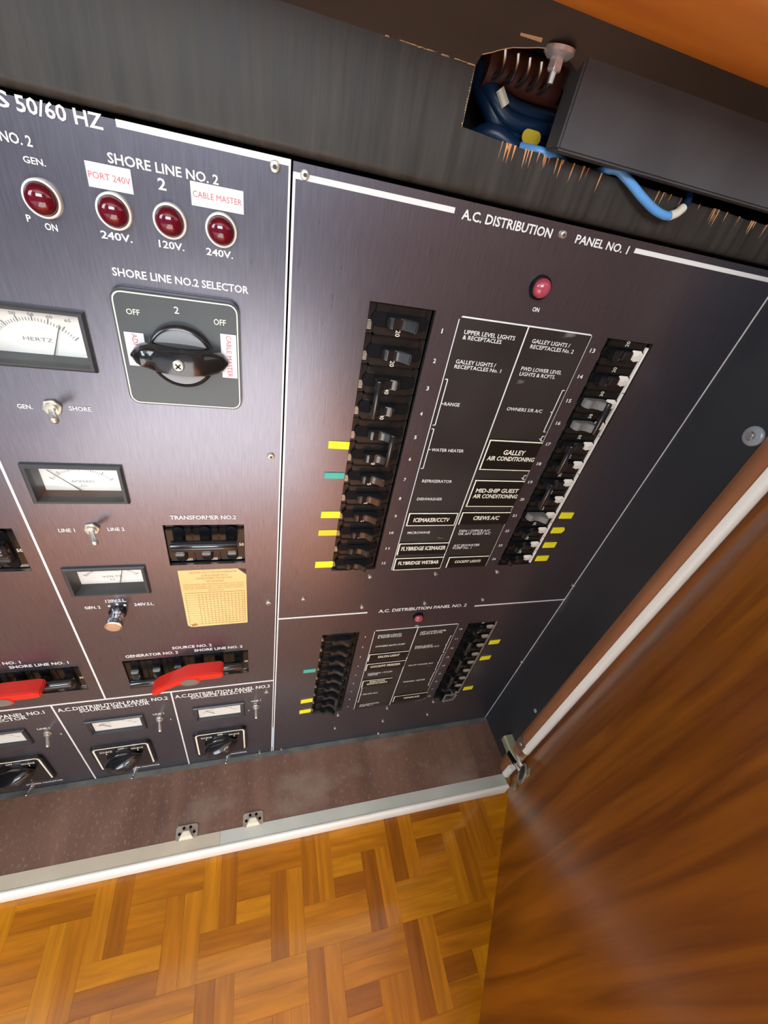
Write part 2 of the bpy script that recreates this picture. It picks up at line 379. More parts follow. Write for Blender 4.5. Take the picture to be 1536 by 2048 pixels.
# side board, header, ledge and trims of the cabinet recess
struct(obj('wall_right', M().box(X1, X1+0.05, -0.24, 0.135, PB-0.03, 0.30), SIDEBLK), 'black painted side board right of the panels')
bumper = thing('bumper', 'clear dome bumper with bolt head on the black side board', 'bumper', (X1, -0.209, -0.36))
obj('dome', M().lathe([(0.029, 0.0), (0.029, -0.004), (0.026, -0.008), (0.018, -0.010)], axis='x', n=32), CLEAR, bumper)
obj('bolt_head', M().lathe([(0.0135, -0.008), (0.0135, -0.018), (0.011, -0.021)], axis='x', n=6, start=0.3), ALU, bumper, bevel=0.001)
bump2 = tag(obj('bumper', M().lathe([(0.010, 0.0), (0.010, -0.004), (0.006, -0.007)], axis='x', n=16), CLEAR, loc=(X1, -0.217, -1.944)), 'small clear dot low on the black side board above the hinge', 'bumper')

HY = -0.012
hd = M()
hole_edge = [(0.300, 0.118), (0.335, 0.1165), (0.37, 0.114), (0.40, 0.1125), (0.44, 0.1115), (0.48, 0.113), (0.52, 0.111), (0.58, 0.1105), (0.64, 0.107), (0.70, 0.108), (0.76, 0.105), (0.83, 0.1045), (0.90, 0.101), (0.98, 0.1015), (1.06, 0.098), (1.15, 0.0985), (X1, 0.096)]
rnd = [(HY, 0.040), (HY+0.001, 0.034), (HY+0.004, 0.0285), (HY+0.009, 0.0245), (HY+0.016, 0.0225), (0.125, 0.0215)]
def header_strip(xa, xb, za, zb):
    """front board between xa and xb with its rounded lower edge"""
    n0 = len(hd.v); pr = rnd[::-1]
    vs = [(xa, y, z) for y, z in pr] + [(xa, HY, za), (xa, 0.035, za)] + [(xb, y, z) for y, z in pr] + [(xb, HY, zb), (xb, 0.035, zb)]
    n = len(pr) + 2
    hd.add(vs, [(i, i+1, n+i+1, n+i) for i in range(n-1)])
header_strip(-1.45, -0.0, 0.200, 0.200); header_strip(-0.0, 0.300, 0.200, 0.200)
for (xa, za), (xb, zb) in zip(hole_edge[:-1], hole_edge[1:]): header_strip(xa, xb, za, zb)
hd.add([(0.300, HY, 0.118), (0.300, 0.035, 0.118), (0.305, 0.035, 0.215), (0.305, HY, 0.215)], [(0,1,2,3)])
hd.add([(0.49, HY, 0.13), (X1, HY, 0.13), (X1, HY, 0.20), (0.49, HY, 0.20)], [(0,1,2,3)])
header = struct(obj('wall_header', hd, BPAINT, smooth=60), 'black painted header board above the panels with a ragged cut-out')
# slope above the crease, notched over the cut-out
sl = M()
def sp(x, t): return (x, HY - 0.088*t, 0.197 + 0.075*t)
arch = [(0.300, 0.0), (0.302, 0.16), (0.316, 0.22), (0.329, 0.29), (0.346, 0.36), (0.368, 0.41), (0.386, 0.46), (0.410, 0.50), (0.434, 0.50), (0.450, 0.45), (0.49, 0.3), (0.49, 0.0)]
cols = [(-1.45, 0.0), (0.3, 0.0)] + arch[1:] + [(X1, 0.0)]
for (xa, ta), (xb, tb) in zip(cols[:-1], cols[1:]):
    sl.add([sp(xa, ta), sp(xb, tb), sp(xb, 1.0), sp(xa, 1.0)], [(0,1,2,3)])
    sl.add([sp(xa, ta), sp(xb, tb), (xb, 0.03, sp(xb, tb)[2]+0.02), (xa, 0.03, sp(xa, ta)[2]+0.02)], [(0,1,2,3)])
struct(obj('trim_1', sl, BROWNPAINT, smooth=0), 'dark brown sloping soffit above the header board')
rail = [(-0.098, 0.271), (-0.112, 0.268), (-0.16, 0.268), (-0.24, 0.270), (-0.32, 0.276), (-0.365, 0.288), (-0.385, 0.32), (-0.385, 0.64), (-0.08, 0.64)]
struct(obj('trim_2', M().prism(rail, -1.45, 2.2, 'x'), RAIL, smooth=50), 'orange varnished wooden rail along the top of the opening')
# bare wood: worn crease and splinters
spl = M()
for i in range(46):
    x = random.choice([random.uniform(0.37, 0.48), random.uniform(0.48, 0.62), random.uniform(0.62, 1.28), random.uniform(0.9, 1.28)])
    k = max(j for j in range(len(hole_edge)) if hole_edge[j][0] <= x); (xa, za), (xb, zb) = hole_edge[k], hole_edge[min(k+1, len(hole_edge)-1)]
    z = za + (zb-za)*((x-xa)/(xb-xa) if xb > xa else 0)
    l = random.uniform(0.006, 0.034); wd = random.uniform(0.0008, 0.0028); dx = random.uniform(-0.002, 0.002)
    spl.add([(x-wd, HY-0.0008, z+0.0012), (x+wd, HY-0.0008, z+0.0012), (x+dx, HY-0.0008, z-l), (x, HY+0.002, z)], [(0,1,2), (0,2,3), (1,3,2), (0,3,1)])
obj('splinters', spl, BAREWOOD, header, smooth=0)['kind'] = 'stuff'
cr_ = M()
for i in range(34):
    x = random.uniform(0.13, 0.30); l = random.uniform(0.002, 0.009); h = random.uniform(0.0006, 0.002)
    z = 0.1975 + random.uniform(-0.0015, 0.0015)
    cr_.add([(x-l, HY-0.0006, z), (x+l, HY-0.0006, z+0.0004), (x+l*0.6, HY-0.0012, z+h), (x-l*0.7, HY-0.0012, z+h)], [(0,1,2,3)])
for i in range(26):
    t = i/25; z = 0.119 + t*0.09
    cr_.add([(0.2995, HY-0.0006, z-0.002), (0.2995-random.uniform(0.0006, 0.003), HY-0.0006, z), (0.2998, HY-0.0006, z+0.002)], [(0,1,2)])
for (xa, ta), (xb, tb) in zip(arch[1:8], arch[2:9]):
    p, q = sp(xa, ta), sp(xb, tb)
    cr_.add([(p[0], p[1]-0.0008, p[2]-0.0004), (q[0], q[1]-0.0008, q[2]-0.0004), (q[0], q[1]-0.0012, q[2]+0.002), (p[0], p[1]-0.0012, p[2]+0.002)], [(0,1,2,3)])
for xa, xb, t in ((0.346, 0.385, 0.54), (0.432, 0.449, 0.55)):
    p, q = sp(xa, t), sp(xb, t+0.03)
    cr_.add([(p[0], p[1]-0.001, p[2]-0.002), (q[0], q[1]-0.001, q[2]-0.004), (q[0], q[1]-0.002, q[2]+0.001), (p[0], p[1]-0.002, p[2]+0.001)], [(0,1,2,3)])
obj('bare_wood_edge', cr_, mat('worn_edge_wood', (0.52, 0.33, 0.16), 0.7), header, smooth=0)['kind'] = 'stuff'
# dark cavity behind the cut-out
cv = M().box(0.28, X1, 0.16, 0.17, 0.02, 0.36); cv.box(0.28, 0.29, 0.03, 0.17, 0.02, 0.36); cv.box(0.28, X1, 0.03, 0.17, 0.02, 0.03); cv.box(0.28, X1, 0.0, 0.17, 0.355, 0.365)
struct(obj('wall_cavity', cv, mat('cavity_dark', (0.012, 0.013, 0.016), 0.7), smooth=0))

# ledge below, dusty strip at the foot of the panels, front trim
struct(obj('trim_3', M().box(-1.6, X1+0.01, -0.32, 0.02, PB-0.06, PB), LEDGE), 'dusty dark brown ledge in front of the panels')
struct(obj('trim_4', M().box(-1.6, X1, -0.026, 0.0, PB, PB+0.006), DUSTSTRIP, bevel=0.002), 'dusty grey strip along the foot of the panels')
lipz = PB + 0.002
def lip(name, xa, xb, m2, label):
    struct(obj(name, M().prism([(-0.318, PB-0.05), (-0.318, lipz), (-0.374, lipz), (-0.374, PB-0.05)], xa, xb, 'x'), m2), label)
lip('trim_5', -1.6, -0.243, TRIMBEIGE, 'beige stained length of the flat edging on the ledge')
lip('trim_6', -0.242, 1.262, TRIMGREY, 'pale grey length of the flat edging on the ledge')
struct(obj('trim_7', M().prism([(-0.372, PB-0.05), (-0.372, lipz+0.002), (-0.377, lipz+0.005), (-0.384, lipz+0.004), (-0.390, lipz-0.004), (-0.390, -ZF+0.004), (-0.372, -ZF+0.004)], -1.6, 1.264, 'x'), TRIMWHITE, smooth=50), 'white front lip of the ledge')
struct(obj('trim_8', M().prism([(X1, -0.238), (1.259, -0.275), (1.257, -0.311), (1.312, -0.311), (1.335, -0.238)], PB+0.001, 0.268, 'z'), STILE, bevel=0.003), 'brown wooden stile along the right side of the opening')
struct(obj('trim_9', M().prism([(1.257, -0.312), (1.258, -0.326), (1.264, -0.336), (1.274, -0.342), (1.284, -0.341), (1.300, -0.328), (1.303, -0.312)], -2.165, 0.266, 'z'), TRIMWHITE, smooth=60), 'white edging along the right stile')
struct(obj('trim_10', M().prism([(1.257, -0.312), (1.258, -0.326), (1.264, -0.336), (1.274, -0.342), (1.284, -0.341), (1.300, -0.328), (1.303, -0.312)], PB+0.001, -2.36, 'z'), TRIMWHITE, smooth=60), 'short white edging below the hinge')
# door, standing open at the right
DA = Vector((1.309, -0.324, 0)); DD = Vector((-math.sin(math.radians(34.6)), -math.cos(math.radians(34.6)), 0)); DN = Vector((DD.y, -DD.x, 0))   # DN: towards the panels
def dp(s, t, z): p = DA + DD*s + DN*t; return (p.x, p.y, z)
dm = M()
sec = [(0.0, 0.0), (1.75, 0.0), (1.75, -0.075), (0.0, -0.075)]
dm.add([dp(s, t, -2.474) for s, t in sec] + [dp(s, t, 0.262) for s, t in sec], [(0,1,2,3), (4,5,6,7), (0,1,5,4), (1,2,6,5), (2,3,7,6), (3,0,4,7)])
door = struct(obj('door_1', dm, DOORW, bevel=0.004), 'glossy red brown wooden cabinet door standing open at the right')
# concealed hinge
hg = thing('cabinet_hinge', 'yellow zinc concealed hinge at the foot of the open door', 'hinge', (1.26, -0.26, -2.29))
def L_(p): return (p[0]-1.26, p[1]+0.26, p[2]+2.29)
ha = M(); prof = [(1.2925, -2.305), (1.246, -2.305), (1.240, -2.297), (1.240, -2.258), (1.247, -2.250), (1.2925, -2.250)]
ha.add([L_((x, -0.198, z)) for x, z in prof] + [L_((x, -0.335 if z > -2.255 else -0.272, z)) for x, z in prof],
       [tuple(range(6))[::-1], tuple(range(6, 12))] + [(i, (i+1) % 6, 6+(i+1) % 6, 6+i) for i in range(6)])
obj('arm', ha, ZINC, hg, bevel=0.002)
obj('arm_slot', M().add([L_(p) for p in ((1.2392, -0.270, -2.260), (1.2440, -0.332, -2.2535), (1.254, -0.336, -2.256), (1.250, -0.336, -2.298), (1.2420, -0.274, -2.303), (1.262, -0.30, -2.28))], [(0,1,2), (0,2,3), (0,3,4), (0,5,1), (1,5,2), (2,5,3), (3,5,4), (4,5,0)]), SLOT, hg, smooth=0)
obj('link', M().tube([L_((1.262, -0.30, -2.245)), L_((1.256, -0.345, -2.240)), L_(dp(0.055, 0.018, -2.245))], 0.012, 8), STEEL, hg)
obj('link', M().tube([L_((1.262, -0.30, -2.285)), L_((1.256, -0.345, -2.285)), L_(dp(0.06, 0.012, -2.285))], 0.009, 8), STEEL, hg)
cup = M(); pts = []
for k in range(20):
    a = 2*math.pi*k/20; pts.append((0.085 + 0.052*math.cos(a), -2.262 + 0.062*math.sin(a)))
cup.add([L_(dp(s, 0.001, z)) for s, z in pts] + [L_(dp(s, 0.006, z)) for s, z in pts], [tuple(range(20)), tuple(range(20, 40))] + [(i, (i+1) % 20, 20+(i+1) % 20, 20+i) for i in range(20)])
obj('cup_flange', cup, STEEL, hg, bevel=0.001)
obj('cup', M().add([L_(dp(0.082+0.034*math.cos(a*math.pi/8), 0.007, -2.262+0.042*math.sin(a*math.pi/8))) for a in range(16)], [tuple(range(16))]), mat('hinge_cup_dark', (0.05, 0.06, 0.05), 0.4, 0.8), hg, smooth=0)
for zz in (-2.345, -2.165):
    e_ = M(); q = [(0.10, zz-0.022), (0.135, zz-0.014), (0.135, zz+0.018), (0.10, zz+0.012)]
    e_.add([L_(dp(s, 0.001, z)) for s, z in q] + [L_(dp(s, 0.009, z)) for s, z in q], [(0,1,2,3), (4,5,6,7)] + [(i, (i+1) % 4, 4+(i+1) % 4, 4+i) for i in range(4)])
    obj('cup_ear', e_, ZINC, hg, bevel=0.001)
mp_ = obj('mounting_plate', M().prism([(1.2565, -0.262), (1.2535, -0.262), (1.2535, -0.318), (1.2565, -0.318)], -2.185, -2.115, 'z'), CHROME, None, bevel=0.001)
mp_.parent = hg; mp_.location = (-1.26*U, 0.26*U, 2.29*U)
sc_ = obj('screw', M().lathe([(0.010, -0.0), (0.009, -0.003), (0.004, -0.0035)], (1.2535, -0.289, -2.150), 'x', 14), STEEL, None)
sc_.parent = hg; sc_.location = (-1.26*U, 0.26*U, 2.29*U)
# strike plates on the ledge
for k, (x0, lab) in enumerate(((-0.433, 'brass strike plate with cream wedge on beige part of the ledge'), (-0.142, 'brass strike plate with cream wedge on grey part of the ledge'))):
    t = thing('strike_plate', lab, 'catch', (x0+0.046, -0.297, PB), 'strike plates on the ledge')
    obj('plate', M().prism(rrect(-0.046, 0.046, -0.028, 0.030, 0.012), 0.0, 0.006, 'z'), STEEL, t, bevel=0.0012)
    for (hx, hy) in ((-0.031, -0.002), (-0.014, 0.018), (0.014, 0.018), (0.031, -0.002)):
        obj('hole', M().lathe([(0.0065, 0.0), (0.0065, 0.0066)], (hx, hy, 0), 'z', 14), SLOT, t)
    wz = M(); b0 = [(-0.032, -0.028), (0.032, -0.028), (0.018, 0.010), (-0.018, 0.010)]; b1 = [(-0.026, -0.024), (0.026, -0.024), (0.012, 0.0), (-0.012, 0.0)]
    wz.add([(x, y, 0.006) for x, y in b0] + [(x, y, 0.030) for x, y in b1], [(0,1,2,3), (4,5,6,7)] + [(i, (i+1) % 4, 4+(i+1) % 4, 4+i) for i in range(4)])
    obj('wedge', wz, mat('cream_wedge_%d' % k, (0.84, 0.78, 0.58), 0.35), t, bevel=0.002)

# grey cover box over the cut-out, wire and cables
bx = tag(obj('cover_box', M().box(0.476, 1.31, -0.062, HY-0.001, 0.118, 0.252), BOXGREY, bevel=0.004), 'plain dark grey cover box mounted over the cut-out in the header', 'cover')
wl = thing('wire_loop', 'bright blue wire looping out below the grey cover box', 'wire', (0.7, -0.03, 0.1))
def bez(pts, n=8):
    out = []
    for i in range(len(pts)-1):
        p0, p1, p2, p3 = [Vector(pts[max(0, min(len(pts)-1, i+j))]) for j in (-1, 0, 1, 2)]
        for k in range(n):
            t = k/n; out.append(tuple(0.5*((2*p1) + (-p0+p2)*t + (2*p0-5*p1+4*p2-p3)*t*t + (-p0+3*p1-3*p2+p3)*t**3)))
    return out + [tuple(pts[-1])]
wp = [(0.44, 0.02, 0.116), (0.487, -0.006, 0.1145), (0.535, 0.012, 0.113), (0.575, 0.03, 0.104), (0.615, 0.02, 0.106), (0.648, -0.012, 0.119), (0.676, -0.026, 0.109), (0.722, -0.034, 0.088), (0.765, -0.036, 0.073), (0.797, -0.036, 0.0675), (0.815, -0.034, 0.0685)]
wp2 = [(0.815, -0.034, 0.0685), (0.832, -0.032, 0.076), (0.846, -0.028, 0.088)]
wp3 = [(0.846, -0.028, 0.088), (0.858, -0.018, 0.105), (0.862, 0.0, 0.122), (0.862, 0.03, 0.13)]
for nm, pp, r, mm in (('wire', wp, 0.0085, BLUEWIRE), ('tape_band', wp2, 0.0092, WIRETAPE), ('wire', wp3, 0.0075, NAVY)):
    obj(nm, M().tube([(x-0.7, y+0.03, z-0.1) for x, y, z in bez(pp)], r, 12), mm, wl)
cb = thing('cable_bundle', 'dark blue cables bundled inside the ragged cut-out', 'cable', (0.42, 0.06, 0.14))
for dz, dy, r in ((0.0, 0.0, 0.016), (0.020, 0.012, 0.015), (-0.022, 0.008, 0.018), (0.036, 0.03, 0.012), (-0.004, 0.03, 0.016)):
    pth = [(-0.075, 0.05+dy, 0.085+dz*0.4), (-0.045, 0.01+dy, 0.045+dz*0.6), (-0.01, 0.0+dy, 0.018+dz), (0.04, 0.0+dy, 0.012+dz), (0.12, 0.0+dy, 0.016+dz)]
    obj('cable', M().tube(bez(pth, 6), r, 10), NAVY, cb)
obj('cable', M().tube(bez([(-0.06, 0.03, -0.03), (-0.03, 0.0, -0.012), (0.03, -0.01, -0.028), (0.08, -0.005, -0.028)], 6), 0.018, 10), NAVY, cb)
obj('tag', M().prism(stadium(0.021, 0.011), -0.028, -0.026), mat('yellow_tag', (0.62, 0.44, 0.02), 0.5), cb, loc=(0.045, 0.0, -0.004))
obj('tape_band', M().tube([(-0.040, -0.012, 0.050), (-0.022, -0.016, 0.030)], 0.008, 8), WIRETAPE, cb)
BRIGHT = mat('bright_bolt', (0.78, 0.78, 0.78), 0.25, 0.75)
RIBMETAL = mat('dull_rib_metal', (0.20, 0.18, 0.16), 0.3, 0.9)
cf = thing('conduit_fitting', 'ribbed metal conduit with a bright bolt at the top of the cut-out', 'conduit', (0.42, 0.04, 0.22))
for i, xx in enumerate((-0.066, -0.040, -0.016, 0.008, 0.032)):
    ring = [(xx + 0.012*math.sin(a*math.pi/10), -0.035 + 0.045*(1-math.cos(a*math.pi/10)), 0.012 - 0.030*math.sin(a*math.pi/10)) for a in range(0, 11)]
    obj('rib', M().tube(ring, 0.0045, 8), RIBMETAL, cf)
obj('core', M().lathe([(0.032, -0.07), (0.034, 0.09)], (0.0, 0.045, 0.0), 'x', 18), DARKRED, cf)
obj('bolt_head', M().lathe([(0.026, 0.0), (0.026, -0.006), (0.018, -0.012), (0.010, -0.014)], (0.004, -0.098, 0.018), 'z', 20), BRIGHT, cf)
obj('bolt_nut', M().lathe([(0.012, 0.006), (0.013, -0.008), (0.011, -0.010)], (0.004, -0.098, -0.0), 'z', 6), BRIGHT, cf, bevel=0.001)
obj('bolt_shank', M().lathe([(0.006, -0.008), (0.005, -0.024)], (0.004, -0.098, 0.0), 'z', 10), BRIGHT, cf)

# ================================================================== panels
def plate(name, x0, x1, z0, z1, holes, thick=0.014):
    xs = sorted({x0, x1} | {h[0] for h in holes} | {h[1] for h in holes}); zs = sorted({z0, z1} | {h[2] for h in holes} | {h[3] for h in holes})
    def solid(i, j):
        if i < 0 or j < 0 or i >= len(xs)-1 or j >= len(zs)-1: return False
        cx, cz = (xs[i]+xs[i+1])/2, (zs[j]+zs[j+1])/2
        return not any(h[0] < cx < h[1] and h[2] < cz < h[3] for h in holes)
    me = bpy.data.meshes.new(name); bm = bmesh.new(); cache = {}
    def V(x, y, z):
        k = (round(x, 6), y, round(z, 6))
        if k not in cache: cache[k] = bm.verts.new((x*U, y*U, z*U))
        return cache[k]
    def F(pts, mi=0):
        f = bm.faces.new([V(*p) for p in pts]); f.material_index = mi
    for i in range(len(xs)-1):
        for j in range(len(zs)-1):
            if not solid(i, j): continue
            a, b, c, d = xs[i], xs[i+1], zs[j], zs[j+1]
            F([(a,0,c),(b,0,c),(b,0,d),(a,0,d)]); F([(a,thick,c),(a,thick,d),(b,thick,d),(b,thick,c)])
            if not solid(i-1, j): F([(a,0,c),(a,0,d),(a,thick,d),(a,thick,c)], 1)
            if not solid(i+1, j): F([(b,0,c),(b,thick,c),(b,thick,d),(b,0,d)], 1)
            if not solid(i, j-1): F([(a,0,c),(a,thick,c),(b,thick,c),(b,0,c)], 1)
            if not solid(i, j+1): F([(a,0,d),(b,0,d),(b,thick,d),(a,thick,d)], 1)
    bm.to_mesh(me); bm.free(); me.materials.append(PANEL); me.materials.append(ALUEDGE)
    return link(name, me)
ALUEDGE = mat('cut_edge', (0.35, 0.34, 0.33), 0.35, 1.0)
PT = 0.0145
METERS = [(-0.606, -0.393, -0.414, -0.291), (-0.607, -0.392, -0.771, -0.653), (-0.610, -0.394, -1.132, -1.010)] + [(x, x+0.214, -2.018, -1.898) for x in (-1.165, -0.750, -0.344)]
L_HOLES = [(a+0.009, b-0.009, c+0.008, d-0.008) for a, b, c, d in METERS] + [(-0.326, -0.106, -1.016, -0.852), (-0.544, -0.107, -1.664, -1.503), (-0.900, -0.682, -1.018, -0.858), (-1.119, -0.682, -1.664, -1.508)]
R_HOLES = [(0.178, 0.338, -1.071, -0.197), (0.840, 0.998, -1.078, -0.203), (0.180, 0.336, -2.112, -1.446), (0.840, 0.996, -2.120, -1.453)]
pl = tag(plate('power_console', -1.45, -0.0035, PB, PT, L_HOLES), 'brushed bronze control panel with shore line selector, meters and red lamps', 'panel')
pr = tag(plate('distribution_panel', 0.0005, X1-0.001, PB, PT, R_HOLES), 'brushed bronze A.C. distribution panel with two breaker columns and legends', 'panel')
# unseen dark back of the equipment bay, extended to block leaking sky light
bk = M().box(-1.46, X1, 0.125, 0.135, PB, 0.37); bk.box(-1.47, -1.45, -0.30, 0.135, PB-0.06, 0.30)
struct(obj('wall_back_panel', bk, SLOT))
# printed rules (raised paint, very thin) ---------------------------------
def rule(x0, x1, z0, z1, parent, name='printed_line', y=-0.001, m2=None):
    return obj(name, M().box(x0, x1, y, 0.0002, z0, z1), m2 or WHITE, parent, smooth=0)
rule(-0.282, -0.0036, 0.0055, 0.0155, pl); rule(-0.0075, -0.0036, PB, 0.0055, pl)
rule(-0.6465, -0.6405, -1.744, 0.0145, pl); rule(-1.45, -0.0075, -1.7525, -1.7445, pl)
rule(-0.4145, -0.4085, PB, -1.7525, pl); rule(-0.8285, -0.8225, PB, -1.7525, pl)
rule(-1.45, -0.0036, PB, PB+0.004, pl)
rule(0.0005, 0.327, -0.0105, -0.0005, pr); rule(0.797, X1-0.001, -0.0105, -0.0005, pr)
rule(0.0005, 0.0055, PB, -0.0105, pr); rule(1.2875, X1-0.001, PB, -0.0105, pr)
rule(0.0055, 0.348, -1.3235, -1.3165, pr); rule(0.826, 1.2875, -1.3315, -1.3245, pr); rule(0.0055, 1.2875, PB, PB+0.004, pr)
# screws and rivets
def screw(x, z, r, parent, hexs=True):
    s = obj('screw', M().lathe([(r, 0.0), (r, -0.003), (r*0.85, -0.006), (r*0.5, -0.007)], (x, 0, z), 'y', 18), STEEL, parent)
    obj('socket', M().lathe([(r*0.42, -0.0068), (r*0.42, -0.0074)], (x, 0, z), 'y', 6), INK, s)
for x, z in ((-0.032, 0.0), (-0.031, -0.61), (-0.032, -1.22), (-0.034, -1.84)): screw(x, z, 0.0095, pl)
for x, z in ((0.022, -0.002), (0.592, -0.006)): screw(x, z, 0.0085, pr)
for x, z in ((0.325, -1.110), (0.586, -1.112), (0.855, -1.117), (0.091, -1.212), (0.321, -1.284), (0.585, -1.287), (0.852, -1.290), (0.324, -2.159), (0.324, -2.305), (0.590, -2.160), (0.592, -2.304), (0.856, -2.160), (0.859, -2.305), (0.592, -2.455), (1.288, -1.234), (1.287, -1.847)):
    screw(x, z, 0.0075, pr)
for x in (-0.066, 0.047): screw(x, -2.463, 0.006, pl if x < 0 else pr)

# lettering on the control panel ------------------------------------------
for t in (("S", -0.443, -0.426, -0.001, 0.0185), ("50/60 HZ", -0.418, -0.301, -0.002, 0.0185), ("NO. 2", -0.452, -0.409, -0.0435, 0.013),
          ("GEN.", -0.428, -0.397, -0.066, 0.0085), ("ON", -0.422, -0.403, -0.158, 0.010), ("P", -0.447, -0.440, -0.150, 0.010),
          ("240V.", -0.336, -0.285, -0.157, 0.0115), ("120V.", -0.241, -0.197, -0.157, 0.0115), ("240V.", -0.158, -0.109, -0.157, 0.0115),
          ("SHORE LINE NO. 2", -0.303, -0.129, -0.0435, 0.0135), ("2", -0.230, -0.217, -0.067, 0.016),
          ("SHORE LINE NO.2 SELECTOR", -0.329, -0.081, -0.217, 0.0135), ("GEN.", -0.566, -0.538, -0.510, 0.010), ("SHORE", -0.469, -0.426, -0.508, 0.010),
          ("LINE 1", -0.580, -0.542, -0.872, 0.012), ("LINE 2", -0.464, -0.423, -0.870, 0.012), ("TRANSFORMER NO.2", -0.303, -0.127, -0.830, 0.014),
          ("GEN. 2", -0.591, -0.548, -1.198, 0.0125), ("120V.S.L.", -0.529, -0.471, -1.172, 0.0135), ("240V.S.L.", -0.452, -0.394, -1.196, 0.0135),
          ("SOURCE NO. 2", -0.371, -0.236, -1.454, 0.015), ("GENERATOR NO. 2", -0.527, -0.354, -1.482, 0.0155), ("SHORE LINE NO. 2", -0.299, -0.127, -1.481, 0.015),
          ("SOURCE NO. 1", -0.970, -0.835, -1.459, 0.015), ("SHORE LINE NO. 1", -0.874, -0.703, -1.485, 0.015), ("GENERATOR NO. 1", -1.102, -0.930, -1.486, 0.0155),
          ("A.C.DISTRIBUTION PANEL NO.1", -1.236, -0.857, -1.802, 0.024), ("SOURCE SELECTOR", -1.168, -0.920, -1.827, 0.021),
          ("A.C.DISTRIBUTION PANEL NO.2", -0.815, -0.428, -1.803, 0.024), ("SOURCE SELECTOR", -0.747, -0.499, -1.826, 0.021),
          ("A.C.DISTRIBUTION PANEL NO.3", -0.401, -0.021, -1.802, 0.024), ("SOURCE SELECTOR", -0.343, -0.095, -1.823, 0.021),
          ("LINE 1", -0.914, -0.872, -1.922, 0.012), ("LINE 1", -0.500, -0.458, -1.919, 0.012), ("LINE 1", -0.100, -0.060, -1.911, 0.012),
          ("2", -0.852, -0.845, -1.982, 0.010), ("2", -0.442, -0.435, -1.978, 0.010), ("2", -0.116, -0.109, -1.990, 0.010),
          ("POWER MONITOR", -1.090, -0.948, -2.420, 0.013), ("POWER MONITOR", -0.683, -0.539, -2.416, 0.013), ("POWER MONITOR", -0.272, -0.130, -2.427, 0.013)):
    text(*t, WHITE, pl)
for x, z in ((-0.523, -1.190), (-0.500, -1.184), (-0.479, -1.190)):
    obj('position_dot', M().lathe([(0.0042, 0.0), (0.0042, -0.0012)], (x, 0, z), 'y', 12), WHITE, pl)

# lettering on the distribution panel
text("A.C. DISTRIBUTION", 0.345, 0.565, -0.0165, 0.0165, WHITE, pr); text("PANEL NO. 1", 0.629, 0.779, -0.0155, 0.0155, WHITE, pr)
text("ON", 0.585, 0.604, -0.167, 0.0095, WHITE, pr); text("A.C. DISTRIBUTION PANEL NO. 2", 0.394, 0.784, -1.325, 0.018, WHITE, pr)
text("ON", 0.578, 0.592, -1.441, 0.010, WHITE, pr)
for i in range(12):
    z = -0.240 - 0.0728*i
    n = str(i+1); hw_ = 0.0014 if n == '1' else 0.0035*len(n); text(n, 0.365 - hw_, 0.365 + hw_, z-0.005, 0.0105, WHITE, pr)
    n = str(i+13); text(n, 0.811-0.008, 0.811+0.008, z-0.005, 0.0105, WHITE, pr)
for i in range(9):
    z = -1.484 - 0.0745*i
    n = str(i+1); hw_ = 0.0014 if n == '1' else 0.003; text(n, 0.3645-hw_, 0.3645+hw_, z-0.005, 0.010, WHITE, pr)
    n = str(i+10); text(n, 0.8125-0.0065, 0.8125+0.0065, z-0.010, 0.010, WHITE, pr)

# legend plates: black sheet, white frame and rules, lettering, stuck-on labels
def legend(name, label, z0, z1, xm, tb):
    o = thing(name, label, 'legend', (0.592, 0, (z0+z1)/2)); c = (0.592, (z0+z1)/2)
    obj('sheet', M().box(0.402-c[0], 0.786-c[0], -0.002, 0, z0-c[1], z1-c[1]), LISTBLK, o, smooth=0)
    fr = M(); w_ = 0.0035; a, b, d, e = 0.400-c[0], 0.788-c[0], z0-c[1], z1-c[1]
    fr.prism([(a, d), (b, d), (b, e-0.0), (b-0.006, e+w_), (a+0.008, e+w_), (a, e-0.006)], -0.0014, 0.0)
    obj('frame', fr, WHITE, o, smooth=0)
    obj('divider', M().box(xm-c[0]-0.0018, xm-c[0]+0.0018, -0.0026, 0, d, e), WHITE, o, smooth=0)
    for t in tb: link('lettering', text_mesh(t[0], t[1]-c[0], t[2]-c[0], t[3]-c[1], t[4], 0.012), WHITE, o, (0, -0.0028, 0))
    obj('fine_print', M().box(0.735-c[0], 0.778-c[0], -0.0026, 0, d+0.004, d+0.0065), GREYINK, o, smooth=0)
    return o, c
